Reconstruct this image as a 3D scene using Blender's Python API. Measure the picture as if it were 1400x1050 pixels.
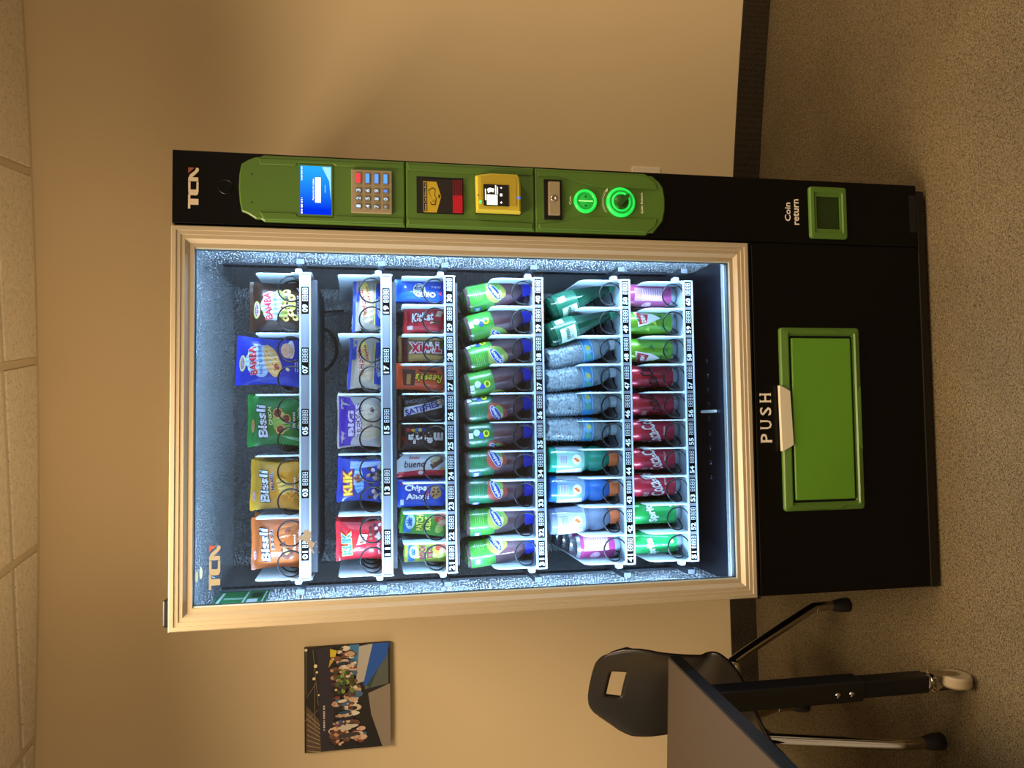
import bpy, bmesh, math, random
from mathutils import Vector, Matrix
random.seed(7)
for o in list(bpy.data.objects): bpy.data.objects.remove(o)
S = bpy.context.scene
COL = S.collection
PI = math.pi
# ------------------------------------------------------------------ camera (phone held sideways: rolled 90 degrees)
FPX, CAM, PITCH, YAW, ROLL = 1074.95, Vector((0.44589, -1.84952, 1.50007)), 0.18805, -0.04954, 0.004
_f = Vector((-math.sin(YAW)*math.cos(PITCH), math.cos(YAW)*math.cos(PITCH), -math.sin(PITCH)))
_r0 = Vector((math.cos(YAW), math.sin(YAW), 0)); _d0 = _f.cross(_r0)
_r = math.cos(ROLL)*_r0 + math.sin(ROLL)*_d0
_d = -math.sin(ROLL)*_r0 + math.cos(ROLL)*_d0
cam = bpy.data.cameras.new('camera'); cam.sensor_width = 36; cam.sensor_fit = 'HORIZONTAL'; cam.lens = 36*FPX/1400
co = bpy.data.objects.new('camera', cam); COL.objects.link(co)
M = Matrix.Identity(4)
for i in range(3): M[i][0], M[i][1], M[i][2], M[i][3] = _d[i], _r[i], -_f[i], CAM[i]
co.matrix_world = M; S.camera = co; cam.clip_start = .02
def ray(x, y):
    return _r*((1050-y-525)/FPX) + _d*((x-700)/FPX) + _f
def fp(x, y, Y=0.0):
    D = ray(x, y); t = (Y-CAM.y)/D.y; return (CAM.x+t*D.x, CAM.z+t*D.z)
def gp(x, y, Z=0.0):
    D = ray(x, y); t = (Z-CAM.z)/D.z; return (CAM.x+t*D.x, CAM.y+t*D.y)
# ------------------------------------------------------------------ light
S.view_settings.view_transform = 'Standard'; S.view_settings.look = 'None'; S.view_settings.gamma = 1; S.view_settings.use_curve_mapping = False
S.view_settings.exposure = 0.0
W = bpy.data.worlds.new('world'); S.world = W; W.use_nodes = True
W.node_tree.nodes['Background'].inputs[0].default_value = (1.0, .76, .50, 1); W.node_tree.nodes['Background'].inputs[1].default_value = .56
ZC = 2.5512
def troffer(x, y, power, sx=.56, sy=1.16, spread=150, c=(1.0, .75, .47)):
    l = bpy.data.lights.new('ceiling_troffer_light', 'AREA'); l.shape = 'RECTANGLE'; l.size = sx; l.size_y = sy; l.energy = power; l.color = c
    l.spread = math.radians(spread)
    o = bpy.data.objects.new('ceiling_troffer_light', l); COL.objects.link(o); o.location = (x, y, ZC-.03); return o
troffer(.15, -.58, 48)
troffer(-2.3, -.9, 45)
troffer(2.7, -1.1, 55)
LEDPOWER = 14.5
# ------------------------------------------------------------------ materials
def srgb(h):
    h = h.lstrip('#'); v = [int(h[i:i+2], 16)/255 for i in (0, 2, 4)]
    return tuple((c/12.92 if c <= .04045 else ((c+.055)/1.055)**2.4) for c in v)+(1,)
MATS = {}
def mat(name, color, rough=.5, metal=0, emit=0, bump=None, vary=None, spec=.5, coat=0, trans=None):
    """bump=(scale,strength[,distance]); vary=(scale,colour2,detail)"""
    if name in MATS: return MATS[name]
    m = bpy.data.materials.new(name); m.use_nodes = True; nt = m.node_tree; b = nt.nodes['Principled BSDF']
    c = srgb(color) if isinstance(color, str) else color
    b.inputs['Base Color'].default_value = c; b.inputs['Roughness'].default_value = rough; b.inputs['Metallic'].default_value = metal
    b.inputs['Specular IOR Level'].default_value = spec
    if coat: b.inputs['Coat Weight'].default_value = coat; b.inputs['Coat Roughness'].default_value = .08
    if emit: b.inputs['Emission Color'].default_value = c; b.inputs['Emission Strength'].default_value = emit
    if bump or vary:
        tc = nt.nodes.new('ShaderNodeTexCoord')
    if vary:
        n = nt.nodes.new('ShaderNodeTexNoise'); n.inputs['Scale'].default_value = vary[0]; n.inputs['Detail'].default_value = vary[2] if len(vary) > 2 else 3
        nt.links.new(tc.outputs['Object'], n.inputs['Vector'])
        mx = nt.nodes.new('ShaderNodeMix'); mx.data_type = 'RGBA'; mx.inputs[6].default_value = c; mx.inputs[7].default_value = srgb(vary[1])
        r = nt.nodes.new('ShaderNodeMapRange'); r.inputs[1].default_value = .35; r.inputs[2].default_value = .65
        nt.links.new(n.outputs[0], r.inputs[0]); nt.links.new(r.outputs[0], mx.inputs[0]); nt.links.new(mx.outputs[2], b.inputs['Base Color'])
    if bump:
        n = nt.nodes.new('ShaderNodeTexNoise'); n.inputs['Scale'].default_value = bump[0]; n.inputs['Detail'].default_value = 3
        nt.links.new(tc.outputs['Object'], n.inputs['Vector'])
        bp = nt.nodes.new('ShaderNodeBump'); bp.inputs['Strength'].default_value = bump[1]; bp.inputs['Distance'].default_value = bump[2] if len(bump) > 2 else .002
        nt.links.new(n.outputs[0], bp.inputs['Height']); nt.links.new(bp.outputs[0], b.inputs['Normal'])
    if trans is not None:      # clear plastic / glass: part transparent, part glossy surface
        out = nt.nodes['Material Output']; t = nt.nodes.new('ShaderNodeBsdfTransparent'); t.inputs[0].default_value = srgb(trans[1])
        ms = nt.nodes.new('ShaderNodeMixShader'); ms.inputs[0].default_value = trans[0]
        nt.links.new(b.outputs[0], ms.inputs[1]); nt.links.new(t.outputs[0], ms.inputs[2]); nt.links.new(ms.outputs[0], out.inputs[0])
    MATS[name] = m; return m
def C(h, rough=.38): return mat('print_'+h.lstrip('#')+('' if rough == .38 else '_%d' % int(rough*100)), h, rough)
# ------------------------------------------------------------------ mesh builder
class MB:
    def __init__(s): s.v, s.f, s.m, s.mats = [], [], [], []
    def mi(s, m):
        if m not in s.mats: s.mats.append(m)
        return s.mats.index(m)
    def add(s, vs, fs, m):
        o = len(s.v); k = s.mi(m); s.v += [tuple(p) for p in vs]
        for f in fs: s.f.append(tuple(i+o for i in f)); s.m.append(k)
        return s
    def box(s, x0, x1, y0, y1, z0, z1, m):
        vs = [(x, y, z) for x in (x0, x1) for y in (y0, y1) for z in (z0, z1)]
        return s.add(vs, [(0, 1, 3, 2), (4, 6, 7, 5), (0, 4, 5, 1), (2, 3, 7, 6), (0, 2, 6, 4), (1, 5, 7, 3)], m)
    def prism(s, pts, y0, y1, m, side=None):      # pts in XZ, extruded along Y, y0 = front
        n = len(pts)
        a = sum(pts[i][0]*pts[(i+1) % n][1]-pts[(i+1) % n][0]*pts[i][1] for i in range(n))
        if a < 0: pts = pts[::-1]
        vs = [(p[0], y0, p[1]) for p in pts]+[(p[0], y1, p[1]) for p in pts]
        s.add(vs, [tuple(range(n)), tuple(range(2*n-1, n-1, -1))], m)
        return s.add(vs, [((i+1) % n, i, i+n, (i+1) % n+n) for i in range(n)], side or m)
    def lathe(s, prof, m, seg=28, c=(0, 0, 0), axis='z', ms=None):
        base = len(s.v); n = len(prof); vs = []; fs = []; 
        for (r, z) in prof:
            for k in range(seg):
                a = 2*PI*k/seg; p = (r*math.cos(a), r*math.sin(a), z)
                if axis == 'y': p = (p[0], p[2], p[1])
                vs.append((p[0]+c[0], p[1]+c[1], p[2]+c[2]))
        for i in range(n-1):
            for k in range(seg):
                q = (i*seg+k, i*seg+(k+1) % seg, (i+1)*seg+(k+1) % seg, (i+1)*seg+k)
                fs.append(q if axis == 'z' else q[::-1])
        o = len(s.v); s.v += vs
        for j, f in enumerate(fs):
            s.f.append(tuple(i+o for i in f)); s.m.append(s.mi(ms[j//seg] if ms else m))
        return s
    def tube(s, pts, r, m, n=8, closed=False, caps=True):
        P = [Vector(p) for p in pts]; N = len(P); vs = []; fs = []; prev = None
        R = r if isinstance(r, (list, tuple)) else [r]*N
        for i in range(N):
            t = (P[(i+1) % N]-P[i-1]) if closed else (P[min(i+1, N-1)]-P[max(i-1, 0)])
            t.normalize()
            if prev is None:
                u = t.orthogonal().normalized()
            else:
                u = (prev-t*prev.dot(t)).normalized()
            prev = u; w = t.cross(u)
            for k in range(n):
                a = 2*PI*k/n; vs.append(P[i]+R[i]*(math.cos(a)*u+math.sin(a)*w))
        for i in range(N if closed else N-1):
            j = (i+1) % N
            for k in range(n): fs.append((i*n+k, i*n+(k+1) % n, j*n+(k+1) % n, j*n+k))
        if caps and not closed: fs += [tuple(range(n-1, -1, -1)), tuple(range((N-1)*n, N*n))]
        return s.add(vs, fs, m)
    def grid(s, fn, nu, nv, m, flip=False):
        vs = [fn(i/nu, j/nv) for i in range(nu+1) for j in range(nv+1)]; fs = []
        for i in range(nu):
            for j in range(nv):
                q = (i*(nv+1)+j, (i+1)*(nv+1)+j, (i+1)*(nv+1)+j+1, i*(nv+1)+j+1); fs.append(q[::-1] if flip else q)
        return s.add(vs, fs, m)
    def mesh(s, name, smooth=False):
        me = bpy.data.meshes.new(name); me.from_pydata(s.v, [], s.f)
        for m in s.mats: me.materials.append(m)
        me.polygons.foreach_set('material_index', s.m)
        if smooth: me.polygons.foreach_set('use_smooth', [True]*len(s.f))
        me.update(); return me
    def build(s, name, parent=None, smooth=False, bevel=0, seg=2, loc=None, rot=None, auto=None):
        o = bpy.data.objects.new(name, s.mesh(name, smooth)); COL.objects.link(o)
        if parent: o.parent = parent
        if loc: o.location = loc
        if rot: o.rotation_euler = rot
        if bevel:
            b = o.modifiers.new('bevel', 'BEVEL'); b.width = bevel; b.segments = seg; b.limit_method = 'ANGLE'; b.angle_limit = .6
        if auto is not None and smooth:
            try: o.data.set_sharp_from_angle(angle=auto)
            except Exception: pass
        return o
def inst(name, me, parent=None, loc=(0, 0, 0), rot=(0, 0, 0), scale=(1, 1, 1)):
    o = bpy.data.objects.new(name, me); COL.objects.link(o); o.parent = parent; o.location = loc; o.rotation_euler = rot; o.scale = scale; return o
def empty(name, loc=(0, 0, 0), rot=(0, 0, 0)):
    o = bpy.data.objects.new(name, None); COL.objects.link(o); o.location = loc; o.rotation_euler = rot; o.empty_display_size = .05; return o
def tag(o, label=None, cat=None, group=None, kind=None):
    if label: o['label'] = label
    if cat: o['category'] = cat
    if group: o['group'] = group
    if kind: o['kind'] = kind
    return o
def copy_tree(o, parent=None):
    c = o.copy(); COL.objects.link(c); c.parent = parent
    for ch in list(o.children): copy_tree(ch, c)
    return c
# ------------------------------------------------------------------ text and flat prints
_T = {}
def text2d(s, bold=0.0):
    k = (s, bold)
    if k in _T: return _T[k]
    cu = bpy.data.curves.new('t', 'FONT'); cu.body = s; cu.size = 1; cu.offset = bold; cu.resolution_u = 2; cu.fill_mode = 'FRONT'
    ob = bpy.data.objects.new('t', cu)
    me = ob.to_mesh()
    vs = [(v.co.x, v.co.y) for v in me.vertices]; fs = [tuple(p.vertices) for p in me.polygons]
    ob.to_mesh_clear(); bpy.data.objects.remove(ob); bpy.data.curves.remove(cu)
    x0 = min(v[0] for v in vs); x1 = max(v[0] for v in vs); y0 = min(v[1] for v in vs); y1 = max(v[1] for v in vs)
    _T[k] = (vs, fs, (x0, x1, y0, y1)); return _T[k]
class Decal:
    """flat print shapes laid on a surface: mp(x, z, lift) -> 3D"""
    def __init__(s, mp, L=.02): s.mp, s.L, s.mb = mp, L, MB()
    def put(s, vs, fs, m, lay):
        big = max(max(v[0] for v in vs)-min(v[0] for v in vs), max(v[1] for v in vs)-min(v[1] for v in vs))
        if big > s.L:
            bm = bmesh.new(); bv = [bm.verts.new((v[0], 0, v[1])) for v in vs]
            for f in fs:
                try: bm.faces.new([bv[i] for i in f])
                except ValueError: pass
            bmesh.ops.triangulate(bm, faces=bm.faces[:])
            for _ in range(4):
                e = [e for e in bm.edges if e.calc_length() > s.L]
                if not e: break
                bmesh.ops.subdivide_edges(bm, edges=e, cuts=1); bmesh.ops.triangulate(bm, faces=[f for f in bm.faces if len(f.verts) > 3])
            bm.verts.index_update(); vs = [(v.co.x, v.co.z) for v in bm.verts]; fs = [tuple(v.index for v in f.verts) for f in bm.faces]; bm.free()
        l = .00045*lay
        out = []
        for f in fs:      # make all faces look to -Y
            a = sum(vs[f[i]][0]*vs[f[(i+1) % len(f)]][1]-vs[f[(i+1) % len(f)]][0]*vs[f[i]][1] for i in range(len(f)))
            out.append(f if a > 0 else f[::-1])
        s.mb.add([s.mp(v[0], v[1], l) for v in vs], out, m); return s
    def poly(s, pts, m, lay=1): return s.put(pts, [tuple(range(len(pts)))], m, lay)
    def rect(s, x0, x1, z0, z1, m, lay=1): return s.poly([(x0, z0), (x1, z0), (x1, z1), (x0, z1)], m, lay)
    def ell(s, cx, cz, rx, rz, m, lay=1, rot=0, n=22, wob=0):
        c, q = math.cos(rot), math.sin(rot); P = []
        for k in range(n):
            a = 2*PI*k/n; w = 1+wob*math.sin(3*a+1.3)+wob*.6*math.sin(5*a)
            x, z = rx*w*math.cos(a), rz*w*math.sin(a); P.append((cx+c*x-q*z, cz+q*x+c*z))
        return s.poly(P, m, lay)
    def ring(s, cx, cz, r0, r1, m, lay=1, n=24, a0=0, a1=2*PI):
        full = abs(a1-a0-2*PI) < 1e-6; N = n if full else n+1; V = []
        for k in range(N):
            a = a0+(a1-a0)*k/n; V += [(cx+r0*math.cos(a), cz+r0*math.sin(a)), (cx+r1*math.cos(a), cz+r1*math.sin(a))]
        return s.put(V, [(2*k, 2*k+1, 2*((k+1) % N)+1, 2*((k+1) % N)) for k in range(n)], m, lay)
    def line(s, p, q, w, m, lay=1):
        dx, dz = q[0]-p[0], q[1]-p[1]; L = math.hypot(dx, dz) or 1; nx, nz = -dz/L*w/2, dx/L*w/2
        return s.poly([(p[0]+nx, p[1]+nz), (q[0]+nx, q[1]+nz), (q[0]-nx, q[1]-nz), (p[0]-nx, p[1]-nz)], m, lay)
    def text(s, t, cx, cz, w, h, m, lay=2, rot=0, bold=.0, shear=0, edge=None, ew=.05):
        vs0, fs, (x0, x1, y0, y1) = text2d(t, bold)
        c, q = math.cos(rot), math.sin(rot)
        def place(vs):
            out = []
            for x, y in vs:
                a, b = (x-(x0+x1)/2)/(x1-x0)*w, (y-(y0+y1)/2)/(y1-y0)*h
                a += shear*b; out.append((cx+c*a-q*b, cz+q*a+c*b))
            return out
        if edge:
            vs1, fs1, _ = text2d(t, bold+ew); s.put(place(vs1), fs1, edge, lay-1)
        return s.put(place(vs0), fs, m, lay)
    def build(s, name, parent): return s.mb.build(name, parent)
flat = lambda Y: (lambda x, z, l: (x, Y-l, z))
# ------------------------------------------------------------------ room
WX, WY, WR = -.1743, 1.02579, 9.77771
def wally(x): return WY-(x-WX)**2/(2*WR)
m_wall = mat('wall_paint', '#dcc7a0', .75, bump=(140, .06, .001), vary=(1.3, '#d8c29a', 2))
def strip_wall(name, off, z0, z1, th, m, xa=-3.2, xb=4.2, n=90):
    b = MB(); V = []; F = []
    for i in range(n+1):
        x = xa+(xb-xa)*i/n; y = wally(x)-off
        V += [(x, y, z0), (x, y, z1), (x, y+th, z1), (x, y+th, z0)]
    for i in range(n):
        a, c = 4*i, 4*i+4
        for k in range(4): F.append((a+k, c+k, c+(k+1) % 4, a+(k+1) % 4)[::-1])
    F += [(0, 1, 2, 3)[::-1], tuple(4*n+k for k in (0, 1, 2, 3))]
    b.add(V, F, m); o = b.build(name, smooth=True, auto=.6); return o
tag(strip_wall('wall_back', 0, -.02, 2.60, .12, m_wall), 'curved tan painted wall behind the vending machine', kind='structure')
def carpet(name, c1, c2, sc, ang):
    m = bpy.data.materials.new(name); m.use_nodes = True; nt = m.node_tree; b = nt.nodes['Principled BSDF']; b.inputs['Roughness'].default_value = .95; b.inputs['Specular IOR Level'].default_value = .1
    tc = nt.nodes.new('ShaderNodeTexCoord'); mp = nt.nodes.new('ShaderNodeMapping'); mp.inputs['Rotation'].default_value = (0, 0, ang) if name == 'carpet' else (0, ang, 0)
    mp.inputs['Scale'].default_value = (1, 1.7, 1) if name == 'carpet' else (1, 1, 1.7)
    nt.links.new(tc.outputs['Object'], mp.inputs[0])
    v = nt.nodes.new('ShaderNodeTexVoronoi'); v.inputs['Scale'].default_value = sc; v.inputs['Randomness'].default_value = .55; nt.links.new(mp.outputs[0], v.inputs['Vector'])
    n = nt.nodes.new('ShaderNodeTexNoise'); n.inputs['Scale'].default_value = 3; n.inputs['Detail'].default_value = 4; nt.links.new(tc.outputs['Object'], n.inputs['Vector'])
    n2 = nt.nodes.new('ShaderNodeTexNoise'); n2.inputs['Scale'].default_value = sc*.6; n2.inputs['Detail'].default_value = 2; nt.links.new(tc.outputs['Object'], n2.inputs['Vector'])
    r = nt.nodes.new('ShaderNodeValToRGB'); r.color_ramp.elements[0].position = .15; r.color_ramp.elements[0].color = srgb(c1); r.color_ramp.elements[1].position = .62; r.color_ramp.elements[1].color = srgb(c2)
    ad = nt.nodes.new('ShaderNodeMath'); ad.operation = 'MULTIPLY_ADD'; ad.inputs[1].default_value = .7; nt.links.new(v.outputs['Distance'], ad.inputs[0])
    sb = nt.nodes.new('ShaderNodeMath'); sb.operation = 'MULTIPLY_ADD'; sb.inputs[1].default_value = .3; sb.inputs[2].default_value = -.15; nt.links.new(n2.outputs[0], sb.inputs[0]); nt.links.new(sb.outputs[0], ad.inputs[2])
    inv = nt.nodes.new('ShaderNodeMath'); inv.operation = 'SUBTRACT'; inv.inputs[0].default_value = .75; nt.links.new(ad.outputs[0], inv.inputs[1])
    nt.links.new(inv.outputs[0], r.inputs[0])
    mx = nt.nodes.new('ShaderNodeMix'); mx.data_type = 'RGBA'; mx.blend_type = 'MULTIPLY'; mx.inputs[0].default_value = .35; nt.links.new(r.outputs[0], mx.inputs[6])
    cr = nt.nodes.new('ShaderNodeValToRGB'); cr.color_ramp.elements[0].position = .3; cr.color_ramp.elements[0].color = (.45, .45, .45, 1); cr.color_ramp.elements[1].position = .7
    nt.links.new(n.outputs[0], cr.inputs[0]); nt.links.new(cr.outputs[0], mx.inputs[7]); nt.links.new(mx.outputs[2], b.inputs['Base Color'])
    bp = nt.nodes.new('ShaderNodeBump'); bp.inputs['Strength'].default_value = .8; bp.inputs['Distance'].default_value = .004; nt.links.new(inv.outputs[0], bp.inputs['Height']); nt.links.new(bp.outputs[0], b.inputs['Normal'])
    return m
m_carpet = carpet('carpet', '#2a2216', '#8c7c5e', 260, .6)
m_cbase = carpet('carpet_base', '#1a1510', '#4d4234', 260, .7)
fl = MB(); fl.box(-4, 5, -4.5, 1.2, -.05, 0, m_carpet); tag(fl.build('floor'), 'brown loop-pile carpet floor', kind='structure')
tag(strip_wall('baseboard_back', .009, .0, .1052, .008, m_cbase), 'dark carpet strip along the foot of the wall', kind='structure')
# ceiling: grid turned against the wall
TH, GO, T2, SP = -.14896, 1.1265, .81018, .6096
m_tile = mat('ceiling_tile', '#e6dcc8', .9, bump=(90, .35, .003), vary=(55, '#dacfb8', 3))
m_bar = mat('ceiling_grid', '#cdbfa4', .5)
def clip_wall(P, off=.0):
    for i in range(41):
        x = -3.2+7.4*i/40; y0 = wally(x)-off; s = -(x-WX)/WR      # inside: y <= y0+s*(X-x)
        g = lambda p: y0+s*(p[0]-x)-p[1]
        Q = []
        for k in range(len(P)):
            a, b = P[k], P[(k+1) % len(P)]; ga, gb = g(a), g(b)
            if ga >= 0: Q.append(a)
            if (ga < 0) != (gb < 0):
                t = ga/(ga-gb); Q.append((a[0]+t*(b[0]-a[0]), a[1]+t*(b[1]-a[1])))
        P = Q
        if len(P) < 3: return None
    return P
def gxy(a, b): return (a*math.cos(TH)-b*math.sin(TH), a*math.sin(TH)+b*math.cos(TH))
def slab(P, z0, z1, m):
    b = MB(); n = len(P); ar = sum(P[i][0]*P[(i+1) % n][1]-P[(i+1) % n][0]*P[i][1] for i in range(n))
    if ar < 0: P = P[::-1]
    V = [(p[0], p[1], z0) for p in P]+[(p[0], p[1], z1) for p in P]
    b.add(V, [tuple(range(n-1, -1, -1)), tuple(range(n, 2*n))]+[(i, (i+1) % n, (i+1) % n+n, i+n) for i in range(n)], m); return b
b = MB(); b.box(-3.2, 4.2, -4.5, 1.06, ZC+.03, ZC+.05, m_bar); ceil = tag(b.build('ceiling'), 'suspended ceiling of speckled tiles in a metal grid', kind='structure')
# speckle pinholes on tile: a darker dot noise
nt = m_tile.node_tree; pb = nt.nodes['Principled BSDF']
vt = nt.nodes.new('ShaderNodeTexVoronoi'); vt.inputs['Scale'].default_value = 75; tcn = nt.nodes.new('ShaderNodeTexCoord'); nt.links.new(tcn.outputs['Object'], vt.inputs['Vector'])
mr = nt.nodes.new('ShaderNodeMapRange'); mr.inputs[1].default_value = .10; mr.inputs[2].default_value = .22; mr.inputs[3].default_value = .45; mr.inputs[4].default_value = 1.0; nt.links.new(vt.outputs['Distance'], mr.inputs[0])
src = pb.inputs['Base Color'].links[0].from_socket; mm_ = nt.nodes.new('ShaderNodeMix'); mm_.data_type = 'RGBA'; mm_.blend_type = 'MULTIPLY'; mm_.inputs[0].default_value = 1
nt.links.new(src, mm_.inputs[6]); nt.links.new(mr.outputs[0], mm_.inputs[7]); nt.links.new(mm_.outputs[2], pb.inputs['Base Color'])
for i in range(-6, 5):
    for j in range(-9, 2):
        g = .0135
        P = [gxy(GO+i*SP+g, T2+j*SP+g), gxy(GO+(i+1)*SP-g, T2+j*SP+g), gxy(GO+(i+1)*SP-g, T2+(j+1)*SP-g), gxy(GO+i*SP+g, T2+(j+1)*SP-g)]
        P = clip_wall(P, .024)
        if P and len(P) > 2:
            o = slab(P, ZC-.003, ZC+.012, m_tile).build('ceiling_tile', ceil, bevel=.003, seg=1)
for i in range(-6, 6):
    P = clip_wall([gxy(GO+i*SP-.012, -5), gxy(GO+i*SP+.012, -5), gxy(GO+i*SP+.012, 2), gxy(GO+i*SP-.012, 2)], .002)
    if P: slab(P, ZC+.002, ZC+.03, m_bar).build('grid_bar', ceil)
for j in range(-9, 2):
    P = clip_wall([gxy(-4, T2+j*SP-.012), gxy(5, T2+j*SP-.012), gxy(5, T2+j*SP+.012), gxy(-4, T2+j*SP+.012)], .002)
    if P: slab(P, ZC+.0025, ZC+.03, m_bar).build('grid_bar', ceil)
for (lx, ly) in ((.15, -.58), (-2.3, -.9), (2.7, -1.1)):
    b = MB(); x0, x1, y0, y1 = lx-.30, lx+.30, ly-.60, ly+.60; w_ = .02
    for q in ((x0, x1, y0, y0+w_), (x0, x1, y1-w_, y1), (x0, x0+w_, y0+w_, y1-w_), (x1-w_, x1, y0+w_, y1-w_)): b.box(q[0], q[1], q[2], q[3], ZC-.034, ZC, m_bar)
    b.build('light_frame', ceil)
o = strip_wall('wall_angle', .022, ZC+.001, ZC+.02, .022, m_bar); o.parent = ceil
# ------------------------------------------------------------------ vending machine
m_black = mat('black_powder_coat', '#050404', .34, bump=(900, .05, .0005), spec=.2)
m_black2 = mat('black_metal', '#0b0a09', .35)
m_kick = mat('dark_plinth', '#060605', .6)
m_alu = mat('champagne_aluminium', '#b5a68c', .42, metal=.25)
m_liner = bpy.data.materials.new('embossed_aluminium_liner'); m_liner.use_nodes = True
nt = m_liner.node_tree; b_ = nt.nodes['Principled BSDF']; b_.inputs['Base Color'].default_value = (.50, .54, .58, 1); b_.inputs['Metallic'].default_value = .6; b_.inputs['Roughness'].default_value = .22
tc = nt.nodes.new('ShaderNodeTexCoord'); vo = nt.nodes.new('ShaderNodeTexVoronoi'); vo.inputs['Scale'].default_value = 150; nt.links.new(tc.outputs['Object'], vo.inputs['Vector'])
bp = nt.nodes.new('ShaderNodeBump'); bp.inputs['Strength'].default_value = 1.0; bp.inputs['Distance'].default_value = .05; nt.links.new(vo.outputs['Distance'], bp.inputs['Height']); nt.links.new(bp.outputs[0], b_.inputs['Normal'])
m_white = mat('white_plastic', '#c2ccd2', .45)
m_tray = mat('white_coated_steel', '#a3b1ba', .45)
m_green = mat('green_plastic', '#4d7028', .42, bump=(700, .04, .0004))
m_green2 = mat('green_plastic_flap', '#5a8f26', .34)
m_steel = mat('brushed_steel', '#a8997c', .38, metal=.35)
m_gap = mat('black_gap', '#030303', .7)
MW, MH, XP = 1.0675, 1.9166, .8972
XG0, XG1, ZG0, ZG1, ZF = .0474, .8477, .5779, 1.8708, .5322
VM = tag(empty('vending_machine', (0, 0, 0)), 'tall black glass-front snack and drink vending machine with green control strip', 'vending machine')
D1 = .80
LX0, LX1, LZ0, LZ1, LY1 = .018, .877, .545, 1.888, .70
b = MB()
b.box(0, .015, .045, D1, .035, MH-.002, m_black); b.box(.884, MW, .03, D1, .035, MH-.002, m_black)
b.box(.015, .884, .045, D1, 1.892, MH-.002, m_black); b.box(.002, MW-.002, .047, D1-.002, MH-.003, MH-.0005, mat('bounce_top', '#e2ddd0', .38, metal=1.0)); b.box(.015, .884, .71, D1, .035, 1.892, m_black); b.box(.015, .884, .055, .71, .035, .54, m_black)  # bright metal top, unseen, made reflective to bounce lamp light onto the wall
b.build('cabinet', VM)
b = MB(); b.box(.01, MW-.01, .012, .75, .004, .037, m_kick); b.build('plinth', VM)
b = MB(); b.box(-.001, MW-.014, -.001, .02, .012, .033, m_black2); b.build('kick_plate', VM, bevel=.002)
# liner panels
def panel(vs, name='liner_panel'):
    b = MB(); b.add(vs, [(0, 1, 2, 3)], m_liner); return b.build(name, VM)
panel([(LX0, .05, LZ0), (LX0, LY1, LZ0), (LX0, LY1, LZ1), (LX0, .05, LZ1)])
panel([(LX1, .05, LZ0), (LX1, LY1, LZ0), (LX1, LY1, LZ1), (LX1, .05, LZ1)])
panel([(LX0, .05, LZ1), (LX1, .05, LZ1), (LX1, LY1, LZ1), (LX0, LY1, LZ1)])
m_lback = m_liner.copy(); m_lback.name = 'embossed_aluminium_lit_back'; m_lback.node_tree.nodes['Principled BSDF'].inputs['Metallic'].default_value = .15; m_lback.node_tree.nodes['Principled BSDF'].inputs['Base Color'].default_value = (.80, .84, .88, 1)  # brighter copy of the liner paints extra light onto the back panel
bk = panel([(LX0, LY1, LZ0), (LX1, LY1, LZ0), (LX1, LY1, LZ1), (LX0, LY1, LZ1)])
m_bin = mat('dark_blue_drop_bin', '#12161f', .35, bump=(60, .1, .002))
b = MB(); b.add([(LX0, .075, .548), (LX1, .075, .548), (LX1, .30, .548), (LX0, .30, .548)], [(0, 1, 2, 3)], m_bin); b.add([(LX0, .30, .548), (LX1, .30, .548), (LX1, .42, .60), (LX0, .42, .60)], [(0, 1, 2, 3)], m_bin)
b.add([(LX0, .42, .60), (LX1, .42, .60), (LX1, LY1, .60), (LX0, LY1, .60)], [(0, 1, 2, 3)], m_bin); b.build('drop_bin_floor', VM)
bk.data.materials[0] = m_lback
# bolt heads on the bin floor
bm_ = MB(); bm_.lathe([(.0, .003), (.006, .003), (.0075, .0015), (.0075, 0)], mat('bolt', '#3a4050', .35, metal=.7), 12)
me = bm_.mesh('bolt', True)
for (x, y) in [(966, 494.5), (967, 514), (967.5, 533.5), (968.5, 553), (969, 573), (970, 592.5), (970.5, 612), (971, 632), (972, 652)]:
    X, Y = gp(x, y, .548); inst('bolt', me, VM, (X, Y, .5475))
for (x, y, l) in [(962.5, 562, .0), (976, 718, 1)]:
    pass
m_wht = mat('white_bar', '#f2f5f5', .5)
X0, Y0 = gp(961, 563, .55); X1, Y1 = gp(980, 562, .55)
b = MB(); b.tube([(X0, Y0, .553), (X1, Y1, .553)], .004, m_wht, 6); b.build('white_bar', VM)  # short white bar low in the window
# ledge inside the window bottom
m_ledge = mat('bright_aluminium', '#c9c6bf', .25, metal=.75)
b = MB(); b.add([(LX0, .012, .5735), (LX1, .012, .5735), (LX1, .030, .566), (LX0, .030, .566), (LX1, .047, .569), (LX0, .047, .569), (LX1, .072, .569), (LX0, .072, .569), (LX1, .074, .55), (LX0, .074, .55)],
    [(0, 1, 2, 3), (3, 2, 4, 5), (5, 4, 6, 7), (7, 6, 8, 9)], m_ledge); b.build('window_ledge', VM)
# window frame: four mitred rails with a stepped profile
FR = empty('window_frame'); FR.parent = VM
prof = [(0, .045), (0, -.010), (.002, -.012), (.0105, -.012), (.0112, -.0095), (.0195, -.0095), (.0202, -.007), (.0285, -.007), (.0375, .001), (.0468, .001), (.0468, .02)]
ox0, ox1, oz0, oz1 = 0.0, XP-.0025, ZF, MH
def rail(cA, cB, inA, inB):
    b = MB(); V = []; n = len(prof)
    for (d, y) in prof: V.append((cA[0]+inA[0]*d, y, cA[1]+inA[1]*d))
    for (d, y) in prof: V.append((cB[0]+inB[0]*d, y, cB[1]+inB[1]*d))
    b.add(V, [(i, i+1, i+1+n, i+n) for i in range(n-1)], m_alu); return b.build('frame_rail', FR)
c00, c10, c11, c01 = (ox0, oz0), (ox1, oz0), (ox1, oz1), (ox0, oz1)
i00, i10, i11, i01 = (1, 1), (-1, 1), (-1, -1), (1, -1)
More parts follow.
